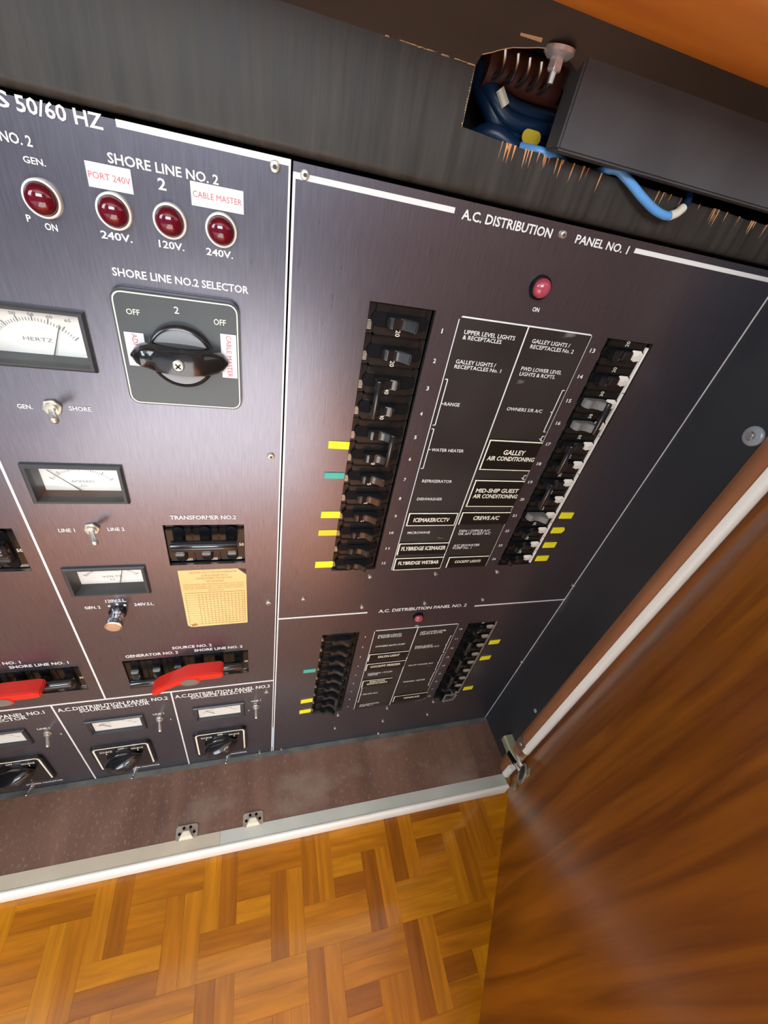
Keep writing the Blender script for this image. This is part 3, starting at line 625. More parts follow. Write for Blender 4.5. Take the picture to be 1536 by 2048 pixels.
lg1, c1 = legend('legend_plate', 'black legend sheet between the numbered columns of the upper distribution panel', -1.078, -0.2035, 0.592, (
    ("UPPER LEVEL LIGHTS", 0.422, 0.565, -0.2395, 0.0098), ("& RECEPTACLES", 0.422, 0.531, -0.252, 0.0095), ("GALLEY LIGHTS /", 0.422, 0.537, -0.312, 0.0098), ("RECEPTACLES No. 1", 0.422, 0.558, -0.325, 0.0095),
    ("RANGE", 0.423, 0.469, -0.4285, 0.0098), ("WATER HEATER", 0.424, 0.528, -0.573, 0.0098), ("REFRIGERATOR", 0.422, 0.523, -0.685, 0.0105), ("DISHWASHER", 0.422, 0.509, -0.755, 0.0105), ("MICROWAVE", 0.422, 0.504, -0.900, 0.0105),
    ("GALLEY LIGHTS /", 0.616, 0.733, -0.2395, 0.0098), ("RECEPTACLES No. 2", 0.617, 0.752, -0.2535, 0.0098), ("FWD LOWER LEVEL", 0.615, 0.744, -0.312, 0.0098), ("LIGHTS & RCPTS.", 0.616, 0.730, -0.326, 0.0098), ("OWNERS S/R A/C", 0.618, 0.736, -0.4285, 0.0098),
    ("DEN / OFFICE A/C", 0.615, 0.737, -0.8955, 0.0105), ("OR AFT GUEST A/C", 0.615, 0.744, -0.9095, 0.0105), ("A/C SEAWATER", 0.614, 0.720, -0.966, 0.0105), ("PUMP No. 1", 0.615, 0.690, -0.979, 0.0105)))
lg2, c2 = legend('legend_plate', 'black legend sheet between the columns of the lower distribution panel', -2.119, -1.449, 0.594, (
    ("MIDSHIP LIGHTS", 0.421, 0.526, -1.488, 0.0105), ("& RECEPTACLES", 0.421, 0.529, -1.501, 0.0105), ("OWNERS BATH PUMP", 0.422, 0.559, -1.567, 0.011), ("DISPOSAL / FOOD", 0.423, 0.543, -1.788, 0.011), ("CENTER", 0.424, 0.475, -1.800, 0.011),
    ("SALON A/C", 0.427, 0.503, -1.976, 0.012), ("A/C SEAWATER", 0.426, 0.530, -2.082, 0.011), ("PUMP No. 2", 0.427, 0.498, -2.096, 0.011),
    ("AFT LOWER LEVEL", 0.613, 0.738, -1.490, 0.011), ("LIGHTS & RCPTS.", 0.615, 0.724, -1.504, 0.011), ("FWD GUEST", 0.615, 0.700, -1.599, 0.011), ("STATEROOM A/C", 0.616, 0.737, -1.611, 0.011), ("PILOT HOUSE A/C", 0.618, 0.745, -1.754, 0.011), ("WASHER / DRYER", 0.621, 0.740, -1.903, 0.012)))
def bracket(o, c, x, z0, z1, side, zt):
    b = M(); t = 0.0013; y0, y1 = -0.0028, 0
    b.box(x-t, x+t, y0, y1, z0, z1)
    for z in (z0, z1): b.box(min(x, x+side*0.007), max(x, x+side*0.007), y0, y1, z-t, z+t)
    b.box(min(x, x-side*0.007), max(x, x-side*0.007), y0, y1, zt-t, zt+t)
    b.v = [(p[0]-c[0], p[1], p[2]-c[1]) for p in b.v]
    obj('bracket', b, WHITE, o, smooth=0)
bracket(lg1, c1, 0.4135, -0.489, -0.356, -1, -0.424); bracket(lg1, c1, 0.4135, -0.634, -0.501, -1, -0.568)
bracket(lg1, c1, 0.7725, -0.489, -0.356, 1, -0.424)
for z in (-0.508, -0.654): bracket(lg1, c1, 0.7755, z-0.012, z+0.004, 1, z-0.006)
bracket(lg2, c2, 0.414, -2.04, -1.905, -1, -1.972)
for za, zb_ in ((-1.667, -1.534), (-1.818, -1.684), (-1.965, -1.836)): bracket(lg2, c2, 0.7735, za, zb_, 1, (za+zb_)/2)
def sticker(name, x0, x1, z0, z1, lines, full=True, short=None):
    """embossed black tape label with cream edges"""
    c = ((x0+x1)/2, (z0+z1)/2)
    o = thing('tape_label', name, 'label', (c[0], -0.002, c[1]), 'black tape labels on the legend sheets')
    hx, hz = (x1-x0)/2, (z1-z0)/2
    obj('tape', M().box(-hx, hx, -0.004, 0, -hz, hz), LABELBLK, o, smooth=0)
    e_ = 0.004; b = M()
    b.box(-hx, hx, -0.0045, 0, hz-e_, hz); b.box(-hx, -hx+e_*1.1, -0.0045, 0, -hz, hz-e_)
    if full: b.box(-hx+e_, hx, -0.0045, 0, -hz, -hz+e_*0.7)
    if full == 2: b.box(hx-e_*0.7, hx, -0.0045, 0, -hz+e_*0.7, hz-e_)
    obj('cream_edge', b, YPRINT, o, smooth=0)
    for s_, a, b_, zb, cap in lines:
        link('lettering', text_mesh(s_, a-c[0], b_-c[0], zb-c[1], cap, 0.022), YPRINT, o, (0, -0.0048, 0))
sticker('black tape label reading GALLEY AIR CONDITIONING on the legend sheet', 0.599, 0.784, -0.630, -0.523, (("GALLEY", 0.661, 0.738, -0.572, 0.016), ("AIR CONDITIONING", 0.613, 0.781, -0.594, 0.0148)), 1)
sticker('black tape label reading MID-SHIP GUEST AIR CONDITIONING on the legend sheet', 0.601, 0.784, -0.778, -0.669, (("MID-SHIP GUEST", 0.617, 0.776, -0.718, 0.0155), ("AIR CONDITIONING", 0.614, 0.781, -0.741, 0.0155)), 1)
sticker('black tape label reading CREWS A/C below the MID-SHIP GUEST label', 0.598, 0.786, -0.857, -0.802, (("CREWS A/C", 0.647, 0.748, -0.836, 0.0165),), False)
sticker('black tape label reading COCKPIT LIGHTS at the foot of the legend', 0.612, 0.778, -1.072, -1.016, (("COCKPIT LIGHTS", 0.642, 0.751, -1.0485, 0.0125),), False)
sticker('black tape label reading ICEMAKER/CCTV above MICROWAVE', 0.407, 0.584, -0.861, -0.805, (("ICEMAKER/CCTV", 0.429, 0.558, -0.843, 0.0165),), 2)
sticker('black tape label reading FLYBRIDGE ICEMAKER below MICROWAVE', 0.402, 0.589, -0.997, -0.941, (("FLYBRIDGE ICEMAKER", 0.414, 0.583, -0.975, 0.0175),), False)
sticker('black tape label reading FLYBRIDGE WETBAR at the foot of the legend', 0.403, 0.589, -1.075, -1.013, (("FLYBRIDGE WETBAR", 0.418, 0.576, -1.047, 0.0165),), 1)
sticker('black tape label reading SALON LIGHT on the lower legend', 0.402, 0.592, -1.668, -1.614, (("SALON LIGHT", 0.446, 0.549, -1.647, 0.0155),), False)
sticker('black tape label reading COCKPIT FREEZER on the lower legend', 0.403, 0.592, -1.746, -1.691, (("COCKPIT FREEZER", 0.424, 0.569, -1.724, 0.015),), False)
sticker('short black tape label reading QUARTZ LIGHTS on the lower legend', 0.406, 0.552, -1.890, -1.834, (("BARN DOOR", 0.442, 0.519, -1.856, 0.012), ("QUARTZ LIGHTS", 0.430, 0.533, -1.874, 0.013)), False)
sticker('black tape label reading WINDLASS on the lower legend', 0.602, 0.790, -2.085, -2.027, (("WINDLASS", 0.657, 0.746, -2.065, 0.0155),), False)

# coloured tape flags beside the breakers
def flag(x0, x1, z0, z1, m2, label, cat='tape', point=False, sk=0.0):
    hx, hz = (x1-x0)/2, (z1-z0)/2
    pts = [(-hx, -hz), (hx, -hz+sk), (hx, hz+sk), (-hx, hz)]
    if point: pts = [(-hx, -hz), (hx*0.72, -hz), (hx, -hz*0.2), (hx, hz*0.4), (hx*0.8, hz), (-hx, hz)]
    o = obj('tape_flag', M().prism(pts, -0.0035, 0.0), m2, None, ((x0+x1)/2, 0, (z0+z1)/2), bevel=0.0006, seg=1, smooth=0)
    tag(o, label, cat, 'coloured tape flags')
flag(0.120, 0.178, -0.578, -0.555, YELLOW, 'yellow tape flag left of breakers 5 and 6, upper panel', sk=-0.001)
flag(0.118, 0.176, -0.678, -0.658, TEAL, 'teal tape flag beside the REFRIGERATOR breaker of the upper panel')
flag(0.121, 0.180, -0.827, -0.802, YELLOW, 'bright yellow tape flag just above the ochre one on the upper panel')
flag(0.119, 0.178, -0.901, -0.878, OCHRE, 'faded ochre tape flag left of breaker 10 on the upper panel')
flag(0.120, 0.180, -1.049, -1.021, YELLOW, 'lowest yellow tape flag of the upper left breaker column')
for n, z, p in ((21, -0.823, False), (22, -0.896, True), (23, -0.973, False), (24, -1.047, False)):
    flag(1.005, 1.060, z-0.014, z+0.014, YELLOW, {21: 'topmost of the four yellow flags right of the upper panel breakers', 22: 'yellow tape flag with a pointed end right of the upper breakers', 23: 'yellow tape flag right of upper breakers, just below the pointed one', 24: 'lowest of the four yellow flags right of the upper panel breakers'}[n], point=p)
flag(0.120, 0.173, -1.713, -1.690, TEAL, 'teal tape flag beside the COCKPIT FREEZER breaker of the lower panel')
flag(0.123, 0.179, -1.981, -1.952, YELLOW, 'upper of two yellow flags left of the lower panel breakers', sk=0.004)
flag(0.122, 0.177, -2.083, -2.053, YELLOW, 'lower of two yellow flags left of the lower panel breakers', sk=0.004)
for n, z in ((12, -1.623), (14, -1.760), (18, -2.054)):
    flag(1.006, 1.061, z-0.015, z+0.015, YELLOW, {12: 'top one of three yellow flags right of the lower panel breakers', 14: 'middle one of three yellow flags right of the lower panel breakers', 18: 'bottom one of three yellow flags, beside the lockout clip'}[n], sk=0.002)

# white edge strips inside the right-hand openings
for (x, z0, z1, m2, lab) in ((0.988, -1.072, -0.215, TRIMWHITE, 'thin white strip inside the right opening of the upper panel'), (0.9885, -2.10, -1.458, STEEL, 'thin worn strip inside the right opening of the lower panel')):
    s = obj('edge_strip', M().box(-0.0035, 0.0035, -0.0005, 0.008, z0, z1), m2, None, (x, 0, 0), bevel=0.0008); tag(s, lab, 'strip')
    for zz in (-0.348, -0.494, -0.640, -0.858, -0.931, -1.003):
        if z1 > zz > z0: obj('joint', M().box(-0.0037, 0.0037, -0.0008, 0.001, zz-0.0012, zz+0.0012), INK, s, smooth=0)

# ================================================================== breakers
def lever_prof(sg):
    p = [(-0.036, 0.004), (-0.036, -0.008), (-0.033, -0.016), (-0.027, -0.021), (-0.019, -0.022), (-0.012, -0.019), (-0.004, -0.017), (0.010, -0.022), (0.024, -0.034), (0.029, -0.037), (0.034, -0.036), (0.0365, -0.031), (0.036, -0.020), (0.036, 0.004)]
    return [(sg*x, y) for x, y in p]
lever_me = {}
for sg in (1, -1):
    lever_me[sg] = M().prism(lever_prof(sg), -0.0125, 0.0125, 'z').mesh('lever', 0.0022, 2, 35); lever_me[sg].materials.append(BLACK)
lever_grey = M().prism(lever_prof(1), -0.0125, 0.0125, 'z').mesh('lever', 0.0022, 2, 35); lever_grey.materials.append(GREYTAN)
PITCH = 0.0728
bd = M(); hz = PITCH/2 - 0.0006
bd.box(-0.060, 0.060, 0.006, 0.115, -hz, hz)
body_me = bd.mesh('body', 0.003, 2, 35); body_me.materials.append(BODY)
sh = M().box(-0.0785, -0.0605, 0.014, 0.115, -hz, hz); shoulder_me = sh.mesh('shoulder', 0.002, 2, 35); shoulder_me.materials.append(BODY)
sh = M().box(0.0605, 0.0765, 0.014, 0.115, -hz, hz); shoulder_r = sh.mesh('shoulder', 0.002, 2, 35); shoulder_r.materials.append(BODY)
slot_me = M().prism(stadium(0.070, 0.0165), 0.0035, 0.0125).mesh('slot_shade', 0.0012, 1, 30); slot_me.materials.append(SLOT)  # shade inside the lever slot, painted as a flat black plate
em = M()
for k in range(7): em.box(-0.076, -0.066, 0.0128, 0.0142, -0.026+k*0.0032, -0.0245+k*0.0032)
emb_me = em.mesh('embossing', 0, 1, 0); emb_me.materials.append(STEEL)
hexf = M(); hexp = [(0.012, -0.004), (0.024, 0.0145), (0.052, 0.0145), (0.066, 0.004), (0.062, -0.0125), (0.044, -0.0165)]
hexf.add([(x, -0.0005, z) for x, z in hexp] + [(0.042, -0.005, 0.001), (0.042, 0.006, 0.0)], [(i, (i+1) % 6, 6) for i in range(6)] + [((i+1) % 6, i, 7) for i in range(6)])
glint_me = hexf.mesh('recess_glint', 0, 1, 0); glint_me.materials.append(TRIMWHITE)  # light reflected in the breaker recess, put in as a white wedge
glint_dull = glint_me.copy(); glint_dull.materials.clear(); glint_dull.materials.append(mat('dull_glint', (0.30, 0.28, 0.24), 0.5))  # same reflection in a duller colour, for the lower panel
rate_cache = {}
def rating(txt, flip):
    k = (txt, flip)
    if k not in rate_cache:
        h = 0.0075*len(txt)/2
        if not flip: me = text_mesh(txt, -h-0.027, h-0.027, -0.006, 0.011, 0.012, -90)
        else: me = text_mesh(txt, -h+0.027, h+0.027, 0.006, 0.011, 0.012, 90)
        me.materials.append(YPRINT); rate_cache[k] = me
    return rate_cache[k]
def lever_dx(side, flip):
    return {(1, False): 0.0, (-1, False): -0.006, (-1, True): -0.018, (1, True): -0.022}[(side, flip)]
def pole(root, dz, side, txt, flip, glint=0, grey=False, sub=None):
    """one breaker pole at height dz of its thing; side +1: lever to the right"""
    at = lambda me, nm, y=0: link(nm, me, None, root, (0, y, dz))
    at(body_me, 'body'); at(shoulder_me, 'shoulder'); at(shoulder_r, 'shoulder'); at(slot_me, 'slot_shade')
    link('lever', lever_grey if grey else lever_me[side], None, root, (lever_dx(side, flip), 0, dz))
    at(emb_me, 'embossing')
    if txt: at(rating(txt, flip), 'lettering', 0.0054)
    if glint: at(glint_me if glint == 1 else glint_dull, 'recess_glint')
def breaker(name, label, x, z, poles, side, txts, flip, glint=0, grey=False, group=None, tie=True):
    n = len(txts); root = thing(name, label, 'breaker', (x, 0, z), group)
    for i, t in enumerate(txts): pole(root, ((n-1)/2 - i)*PITCH, side, t, flip, glint, grey)
    if n > 1 and tie:
        h = (n-1)/2*PITCH + 0.014
        obj('tie_bar', M().lathe([(0.0075, -h), (0.0085, -h+0.002), (0.0085, h-0.002), (0.0075, h)], (side*0.029 + lever_dx(side, flip), -0.033, 0), 'z', 14), BLACK, root)
    return root
XC1, XC2 = 0.258, 0.9185
zr = lambda i: -0.197 - PITCH*(i - 0.5)          # row i = 1..12 on the upper panel
G1 = 'breakers of the upper distribution panel'
lbl = {1: 'UPPER LEVEL LIGHTS', 2: 'GALLEY LIGHTS No. 1', 7: 'REFRIGERATOR', 8: 'DISHWASHER', 9: 'ICEMAKER/CCTV', 10: 'MICROWAVE', 11: 'FLYBRIDGE ICEMAKER', 12: 'FLYBRIDGE WETBAR'}
for i, t in ((1, '20'), (2, '20'), (7, '15'), (8, '15'), (9, '15'), (10, '15'), (11, '15'), (12, '15')):
    breaker('circuit_breaker', 'black breaker number %d, lever right, row of %s' % (i, lbl[i]), XC1, zr(i), 1, 1, [t], False, group=G1)
breaker('double_breaker', 'black two-pole breaker 3 and 4 with levers tied to the left, RANGE', XC1, (zr(3)+zr(4))/2, 2, -1, ['40', '40'], False, group=G1)
breaker('double_breaker', 'black two-pole breaker 5 and 6 with levers tied to the right, WATER HEATER', XC1, (zr(5)+zr(6))/2, 2, 1, ['', '20'], False, group=G1)
zq = lambda i: -0.203 - PITCH*(i - 12.5)
lbl2 = {13: 'GALLEY LIGHTS No. 2', 14: 'FWD LOWER LEVEL', 21: 'CREWS A/C', 22: 'DEN / OFFICE', 23: 'SEAWATER PUMP No. 1', 24: 'COCKPIT LIGHTS'}
for i, t in ((13, '20'), (14, '20'), (21, '20'), (22, '20'), (23, '20'), (24, '20')):
    breaker('circuit_breaker', 'black breaker number %d with %s, row of %s' % (i, 'grey lever thrown right' if i == 21 else 'lever left and painted white glint', lbl2[i]), XC2, zq(i), 1, 1 if i == 21 else -1, [t], True, 1, i == 21, G1)
for a, s_, nm in ((15, 1, 'OWNERS S/R A/C'), (17, -1, 'GALLEY AIR CONDITIONING'), (19, -1, 'MID-SHIP GUEST')):
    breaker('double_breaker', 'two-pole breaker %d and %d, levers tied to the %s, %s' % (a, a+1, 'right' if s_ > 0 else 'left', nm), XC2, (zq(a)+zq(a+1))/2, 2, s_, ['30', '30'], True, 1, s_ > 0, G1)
P2 = 0.0742
zl = lambda i: -1.446 - P2*(i - 0.5) + 0.0
G2 = 'breakers of the lower distribution panel'
low = {1: 'topmost in left opening of lower panel, beside MIDSHIP LIGHTS', 2: 'in left opening beside OWNERS BATH PUMP', 3: 'in left opening beside SALON LIGHT label', 4: 'beside teal flag and COCKPIT FREEZER label', 5: 'in left opening beside DISPOSAL / FOOD CENTER', 6: 'in left opening beside QUARTZ LIGHTS label', 9: 'lowest in left opening, beside SEAWATER PUMP No. 2'}
for i in (1, 2, 3, 4, 5, 6, 9):
    breaker('circuit_breaker', 'small black breaker ' + low[i], XC1, zl(i), 1, 1, ['15'], False, group=G2)
breaker('double_breaker', 'two-pole breaker 7 and 8 of the lower panel beside SALON A/C', XC1, (zl(7)+zl(8))/2, 2, 1, ['20', '20'], False, group=G2)
zm = lambda i: -1.453 - P2*(i - 9.5)
for i in (10, 17, 18):
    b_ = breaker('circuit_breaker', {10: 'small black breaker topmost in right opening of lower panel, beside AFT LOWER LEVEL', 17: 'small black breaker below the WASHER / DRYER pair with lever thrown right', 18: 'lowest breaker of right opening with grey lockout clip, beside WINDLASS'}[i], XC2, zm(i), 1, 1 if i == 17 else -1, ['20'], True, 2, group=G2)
    if i == 18:
        c_ = M()
        for p, q in (((-0.045, 0.070), (0.02, 0.062)), ((0.02, 0.062), (0.012, 0.012)), ((0.012, 0.012), (-0.045, 0.006)), ((-0.045, 0.006), (-0.045, 0.070))):
            c_.tube([(p[0], -0.042, p[1]), (q[0], -0.042, q[1])], 0.0045, 6)
        obj('lockout_clip', c_, GREYTAN, b_)
for a, nm in ((11, 'FWD GUEST STATEROOM'), (13, 'PILOT HOUSE'), (15, 'WASHER / DRYER')):
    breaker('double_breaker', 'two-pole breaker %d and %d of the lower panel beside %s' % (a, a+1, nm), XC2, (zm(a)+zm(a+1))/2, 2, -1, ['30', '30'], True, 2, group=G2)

# three-pole breakers turned on their side (levers up) -------------------------------------------
def turned(name, label, xc, zc, n, up, txt, group):
    root = thing(name, label, 'breaker', (xc, 0, zc), group)
    for i in range(n):
        h = link('pole', None, None, root, (((n-1)/2 - i)*-PITCH, 0, 0)); h.rotation_euler[1] = -math.pi/2
        h.empty_display_size = 0.005
        for me, nm in ((body_me, 'body'), (shoulder_me, 'shoulder'), (shoulder_r, 'shoulder'), (slot_me, 'slot_shade'), (lever_me[up], 'lever'), (emb_me, 'embossing')):
            link(nm, me, None, h)
    hh = (n-1)/2*PITCH + 0.018
    obj('tie_bar', M().lathe([(0.0155, -hh), (0.017, -hh+0.002), (0.017, hh-0.002), (0.0155, hh)], (0, -0.030, up*0.026), 'x', 18), BLACK, root)
    if txt: text(txt, (n/2)*PITCH-0.016, (n/2)*PITCH-0.002, -0.010, 0.011, YPRINT, root, y=0.0054)
    return root
turned('triple_breaker', 'three-pole breaker with tied levers under TRANSFORMER NO.2', -0.216, -0.934, 3, 1, '50', 'turned breakers of the control panel')
turned('triple_breaker', 'three-pole breaker with number 50 cut off at the left edge', -0.791, -0.938, 3, 1, '50', 'turned breakers of the control panel')
def source(xo, zc, n):
    g = 'turned breakers of the control panel'
    turned('triple_breaker', ('three-pole breaker under GENERATOR NO. 2, left of the whole red slide' if n == 2 else 'three-pole breaker mostly outside the left picture edge behind red slide'), xo - 0.1092, zc, 3, -1, '', g)
    turned('triple_breaker', ('three-pole breaker under SHORE LINE NO. 2, at right end of the whole red slide' if n == 2 else 'three-pole breaker under SHORE LINE NO. 1 beside the diagonal white line'), xo + 0.1092, zc, 3, 1, '30', g)
    t = thing('interlock_slide', ('bent red plastic interlock slide seen whole, under SHORE LINE NO. 2' if n == 2 else 'red plastic interlock slide cut off by the left picture edge'), 'interlock', (xo, -0.05, zc))
    pts = [(-0.122, -0.012), (-0.098, 0.014), (0.006, 0.074), (0.115, 0.078), (0.131, 0.070), (0.130, 0.046), (0.118, 0.038), (0.028, 0.034), (-0.026, 0.018), (-0.072, -0.008), (-0.092, -0.026), (-0.110, -0.034), (-0.122, -0.028)]
    obj('slide', M().prism(pts, -0.034, 0.018), RED, t, bevel=0.004)
    ell = [(0.014 + 0.030*math.cos(a*math.pi/12), 0.036 + 0.020*math.sin(a*math.pi/12)) for a in range(24)]
    obj('pivot_rim', M().prism([(0.014+(x-0.014)*1.18, 0.036+(z-0.036)*1.18) for x, z in ell], -0.0355, -0.02), RED, t)
    obj('pivot_disc', M().prism(ell, -0.037, -0.02), mat('grey_disc_%d' % n, (0.16, 0.15, 0.13), 0.5), t)
source(-0.3255, -1.5835, 2); source(-0.9005, -1.586, 1)

# ================================================================== instruments
def lamp(x, z, label, r=0.0285, lens=REDLENS, bezel=BEZEL):
    t = thing('indicator_lamp', label, 'lamp', (x, 0, z), 'red indicator lamps')
    obj('bezel', M().lathe([(r, 0.0), (r, -0.008), (r*0.97, -0.011), (r*0.86, -0.012), (r*0.84, -0.008)], axis='y', n=40), bezel, t)
    k = r*0.83
    obj('lens', M().lathe([(k, -0.004), (k, -0.012)] + [(k*math.cos(a*math.pi/20), -0.012 - k*0.75*math.sin(a*math.pi/20)) for a in range(1, 10)] + [(0.0008, -0.012-k*0.75)], axis='y', n=40), lens, t, smooth=60)
for x, s_ in ((-0.413, 'leftmost cream-rimmed red lamp under GEN.'), (-0.306, 'cream-rimmed red lamp under the PORT 240V sticker'), (-0.216, 'cream-rimmed red lamp above 120V.'), (-0.128, 'cream-rimmed red lamp under the CABLE MASTER sticker')):
    lamp(x, -0.112, s_)
lamp(0.582, -0.114, 'rimless dusty red lamp above ON on the upper distribution panel', 0.0265, PINKLENS, SLOT)
lamp(0.574, -1.368, 'small dusty red lamp at the head of the lower distribution panel', 0.023, PINKLENS, SLOT)

def meter(x0, x1, z0, z1, label, unit, needle, nums, sub=None, q=0.030):
    cx, cz = (x0+x1)/2, (z0+z1)/2; hx, hz = (x1-x0)/2, (z1-z0)/2
    t = thing('panel_meter', label, 'meter', (cx, 0, cz), 'flat panel meters')
    b = M()
    def ring(dx, dz, y): return [(-hx+dx, y, -hz+dz), (hx-dx, y, -hz+dz), (hx-dx, y, hz-dz), (-hx+dx, y, hz-dz)]
    rs = [ring(0, 0, 0), ring(0.0, 0.0, -0.006), ring(0.004, 0.004, -0.010), ring(0.011, 0.009, -0.010), ring(0.020 if q > 0.01 else 0.016, 0.018 if q > 0.01 else 0.013, q)]
    vs = sum(rs, []); fs = []
    for i in range(len(rs)-1):
        for k in range(4): fs.append((i*4+k, i*4+(k+1) % 4, i*4+4+(k+1) % 4, i*4+4+k))
    b.add(vs, fs); obj('frame', b, DARKGREY, t, smooth=0)
    obj('dial', M().add(ring(0.019, 0.017, q-0.001), [(0,1,2,3)]), DIAL, t, smooth=0)
    yy = q - 0.0018; ux, uz = hx-0.020, hz-0.018
    # scale: ticks on a flat arc
    tk = M(); R = 2.2*uz; zc = -uz*1.35
    for k in range(31):
        a = math.radians(52 - 104*k/30); big = k % 5 == 0
        r0, r1 = R*0.86, R*(0.98 if big else 0.93); wd = 0.0011 if big else 0.0006
        ca, sa = math.sin(-a), math.cos(a)
        p0 = (ca*r0*1.02, zc + sa*r0); p1 = (ca*r1*1.02, zc + sa*r1)
        if abs(p1[0]) > ux or p1[1] > uz: continue
        n_ = (-(p1[1]-p0[1]), p1[0]-p0[0]); l_ = math.hypot(*n_); n_ = (n_[0]/l_*wd, n_[1]/l_*wd)
        tk.add([(p0[0]-n_[0], yy, p0[1]-n_[1]), (p0[0]+n_[0], yy, p0[1]+n_[1]), (p1[0]+n_[0], yy, p1[1]+n_[1]), (p1[0]-n_[0], yy, p1[1]-n_[1])], [(0,1,2,3)])
    if tk.f: obj('scale', tk, GREYINK, t, smooth=0)
    for k, s_ in enumerate(nums):
        px = -ux*0.72 + 1.44*ux*k/(len(nums)-1); hgt = uz*0.76 - 0.20*uz*(px/ux)**2
        link('lettering', text_mesh(s_, px-0.0045*len(s_)/2-0.001, px+0.0045*len(s_)/2+0.001, hgt, uz*0.13, 0.0), GREYINK, t, (0, yy-0.0002, 0))
    if unit:
        link('lettering', text_mesh(unit, -ux*0.30, ux*0.30, -uz*0.38, uz*0.17, 0.0), GREYINK, t, (0, yy-0.0002, 0))
    if sub: link('lettering', text_mesh(sub, -ux*0.09, ux*0.09, -uz*0.68, uz*0.15, 0.0), GREYINK, t, (0, yy-0.0002, 0))
    (nx0, nz0), (nx1, nz1) = needle
    p0, p1 = Vector((nx0*ux, nz0*uz)), Vector((nx1*ux, nz1*uz)); nn = (p1-p0).normalized(); nn = Vector((-nn.y, nn.x))*0.0011
    obj('needle', M().prism([tuple(p0-nn), tuple(p0+nn), tuple(p1+nn*0.6), tuple(p1-nn*0.6)], yy-0.006, yy-0.0048), INK, t, smooth=0)
    obj('glass', M().add(ring(0.012, 0.010, min(0.001, q-0.009)), [(0,1,2,3)]), GLASS, t, smooth=0)
    return t
meter(-0.606, -0.393, -0.414, -0.291, 'frequency meter marked HERTZ, cut off at the left edge', 'HERTZ', ((0.26, -1.0), (0.55, 0.50)), ('45', '50', '55', '60', '65'))
meter(-0.607, -0.392, -0.771, -0.653, 'ampere meter above the LINE 1 and LINE 2 toggle', 'AMPERES', ((-0.05, -1.0), (-0.78, 0.62)), ('20', '40', '60', '80', '100'), 'A.C.')
meter(-0.610, -0.394, -1.132, -1.010, 'voltmeter above the chrome knob', 'VOLTS', ((0.20, -1.0), (0.46, 0.98)), ('0', '100', '150', '200', '300'), 'A.C.')
for x0, n in ((-1.165, 1), (-0.750, 2), (-0.344, 3)):
    meter(x0, x0+0.214, -2.018, -1.898, 'small meter above the %s knob in bottom row' % {1: 'cut-off leftmost', 2: 'middle', 3: 'rightmost'}[n], None, ((-0.25, -0.2), (-0.7, 0.5)), ('0', '150', '300'), q=0.004)

def toggle(x, z, label, lean=(0.0, 0.0), ln=0.066, m2=STEEL, r=0.020):
    t = thing('toggle_switch', label, 'switch', (x, 0, z), 'metal toggle switches')
    obj('nut', M().lathe([(r, 0.0), (r, -0.006), (r*0.92, -0.0075)], axis='y', n=6, start=0.2), m2, t, bevel=0.0012)
    obj('bushing', M().lathe([(r*0.66, -0.006), (r*0.66, -0.014), (r*0.5, -0.015)], axis='y', n=20), m2, t)
    p = [(lean[0]*k, -0.010 - (ln-0.010)*k, lean[1]*k) for k in (0, 0.35, 0.7, 0.9, 0.97, 1.0)]
    obj('lever', M().tube(p, [r*0.30, r*0.33, r*0.40, r*0.42, r*0.34, r*0.12], 14), m2, t, smooth=60)
toggle(-0.500, -0.503, 'toggle switch between GEN. and SHORE', (0.025, 0.0), 0.066)
toggle(-0.500, -0.860, 'toggle switch between LINE 1 and LINE 2', (0.025, 0.0), 0.066)
for x, n in ((-0.887, 1), (-0.479, 2), (-0.081, 3)):
    toggle(x, -1.952, 'small toggle right of the %s meter in bottom row' % {1: 'leftmost', 2: 'middle', 3: 'rightmost'}[n], ({1: 0.016, 2: 0.010, 3: 0.002}[n], -0.006), 0.058, STEEL, 0.016)
for x, n in ((-1.072, 1), (-0.648, 2), (-0.224, 3)):
    toggle(x, -2.425, 'bright toggle at the foot of the %s bottom row knob' % {1: 'leftmost', 2: 'middle', 3: 'rightmost'}[n], (-0.008, 0.006), 0.046, CHROME, 0.014)

# chrome knob
t = thing('voltmeter_selector', 'round chrome knob under 120V.S.L.', 'knob', (-0.502, 0, -1.216))
obj('skirt', M().lathe([(0.026, 0.0), (0.026, -0.012), (0.022, -0.016)], axis='y', n=28), BLACK, t)
obj('barrel', M().lathe([(0.021, -0.014), (0.021, -0.030), (0.024, -0.034), (0.0255, -0.058), (0.024, -0.064), (0.019, -0.0655)], axis='y', n=32), CHROME, t)
obj('cap', M().lathe([(0.0195, -0.0648), (0.0190, -0.0662), (0.0005, -0.0664)], axis='y', n=32), ALU, t)
obj('pointer_line', M().box(0.0008, 0.0032, -0.062, -0.034, 0.0232, 0.0258), INK, t, smooth=0)

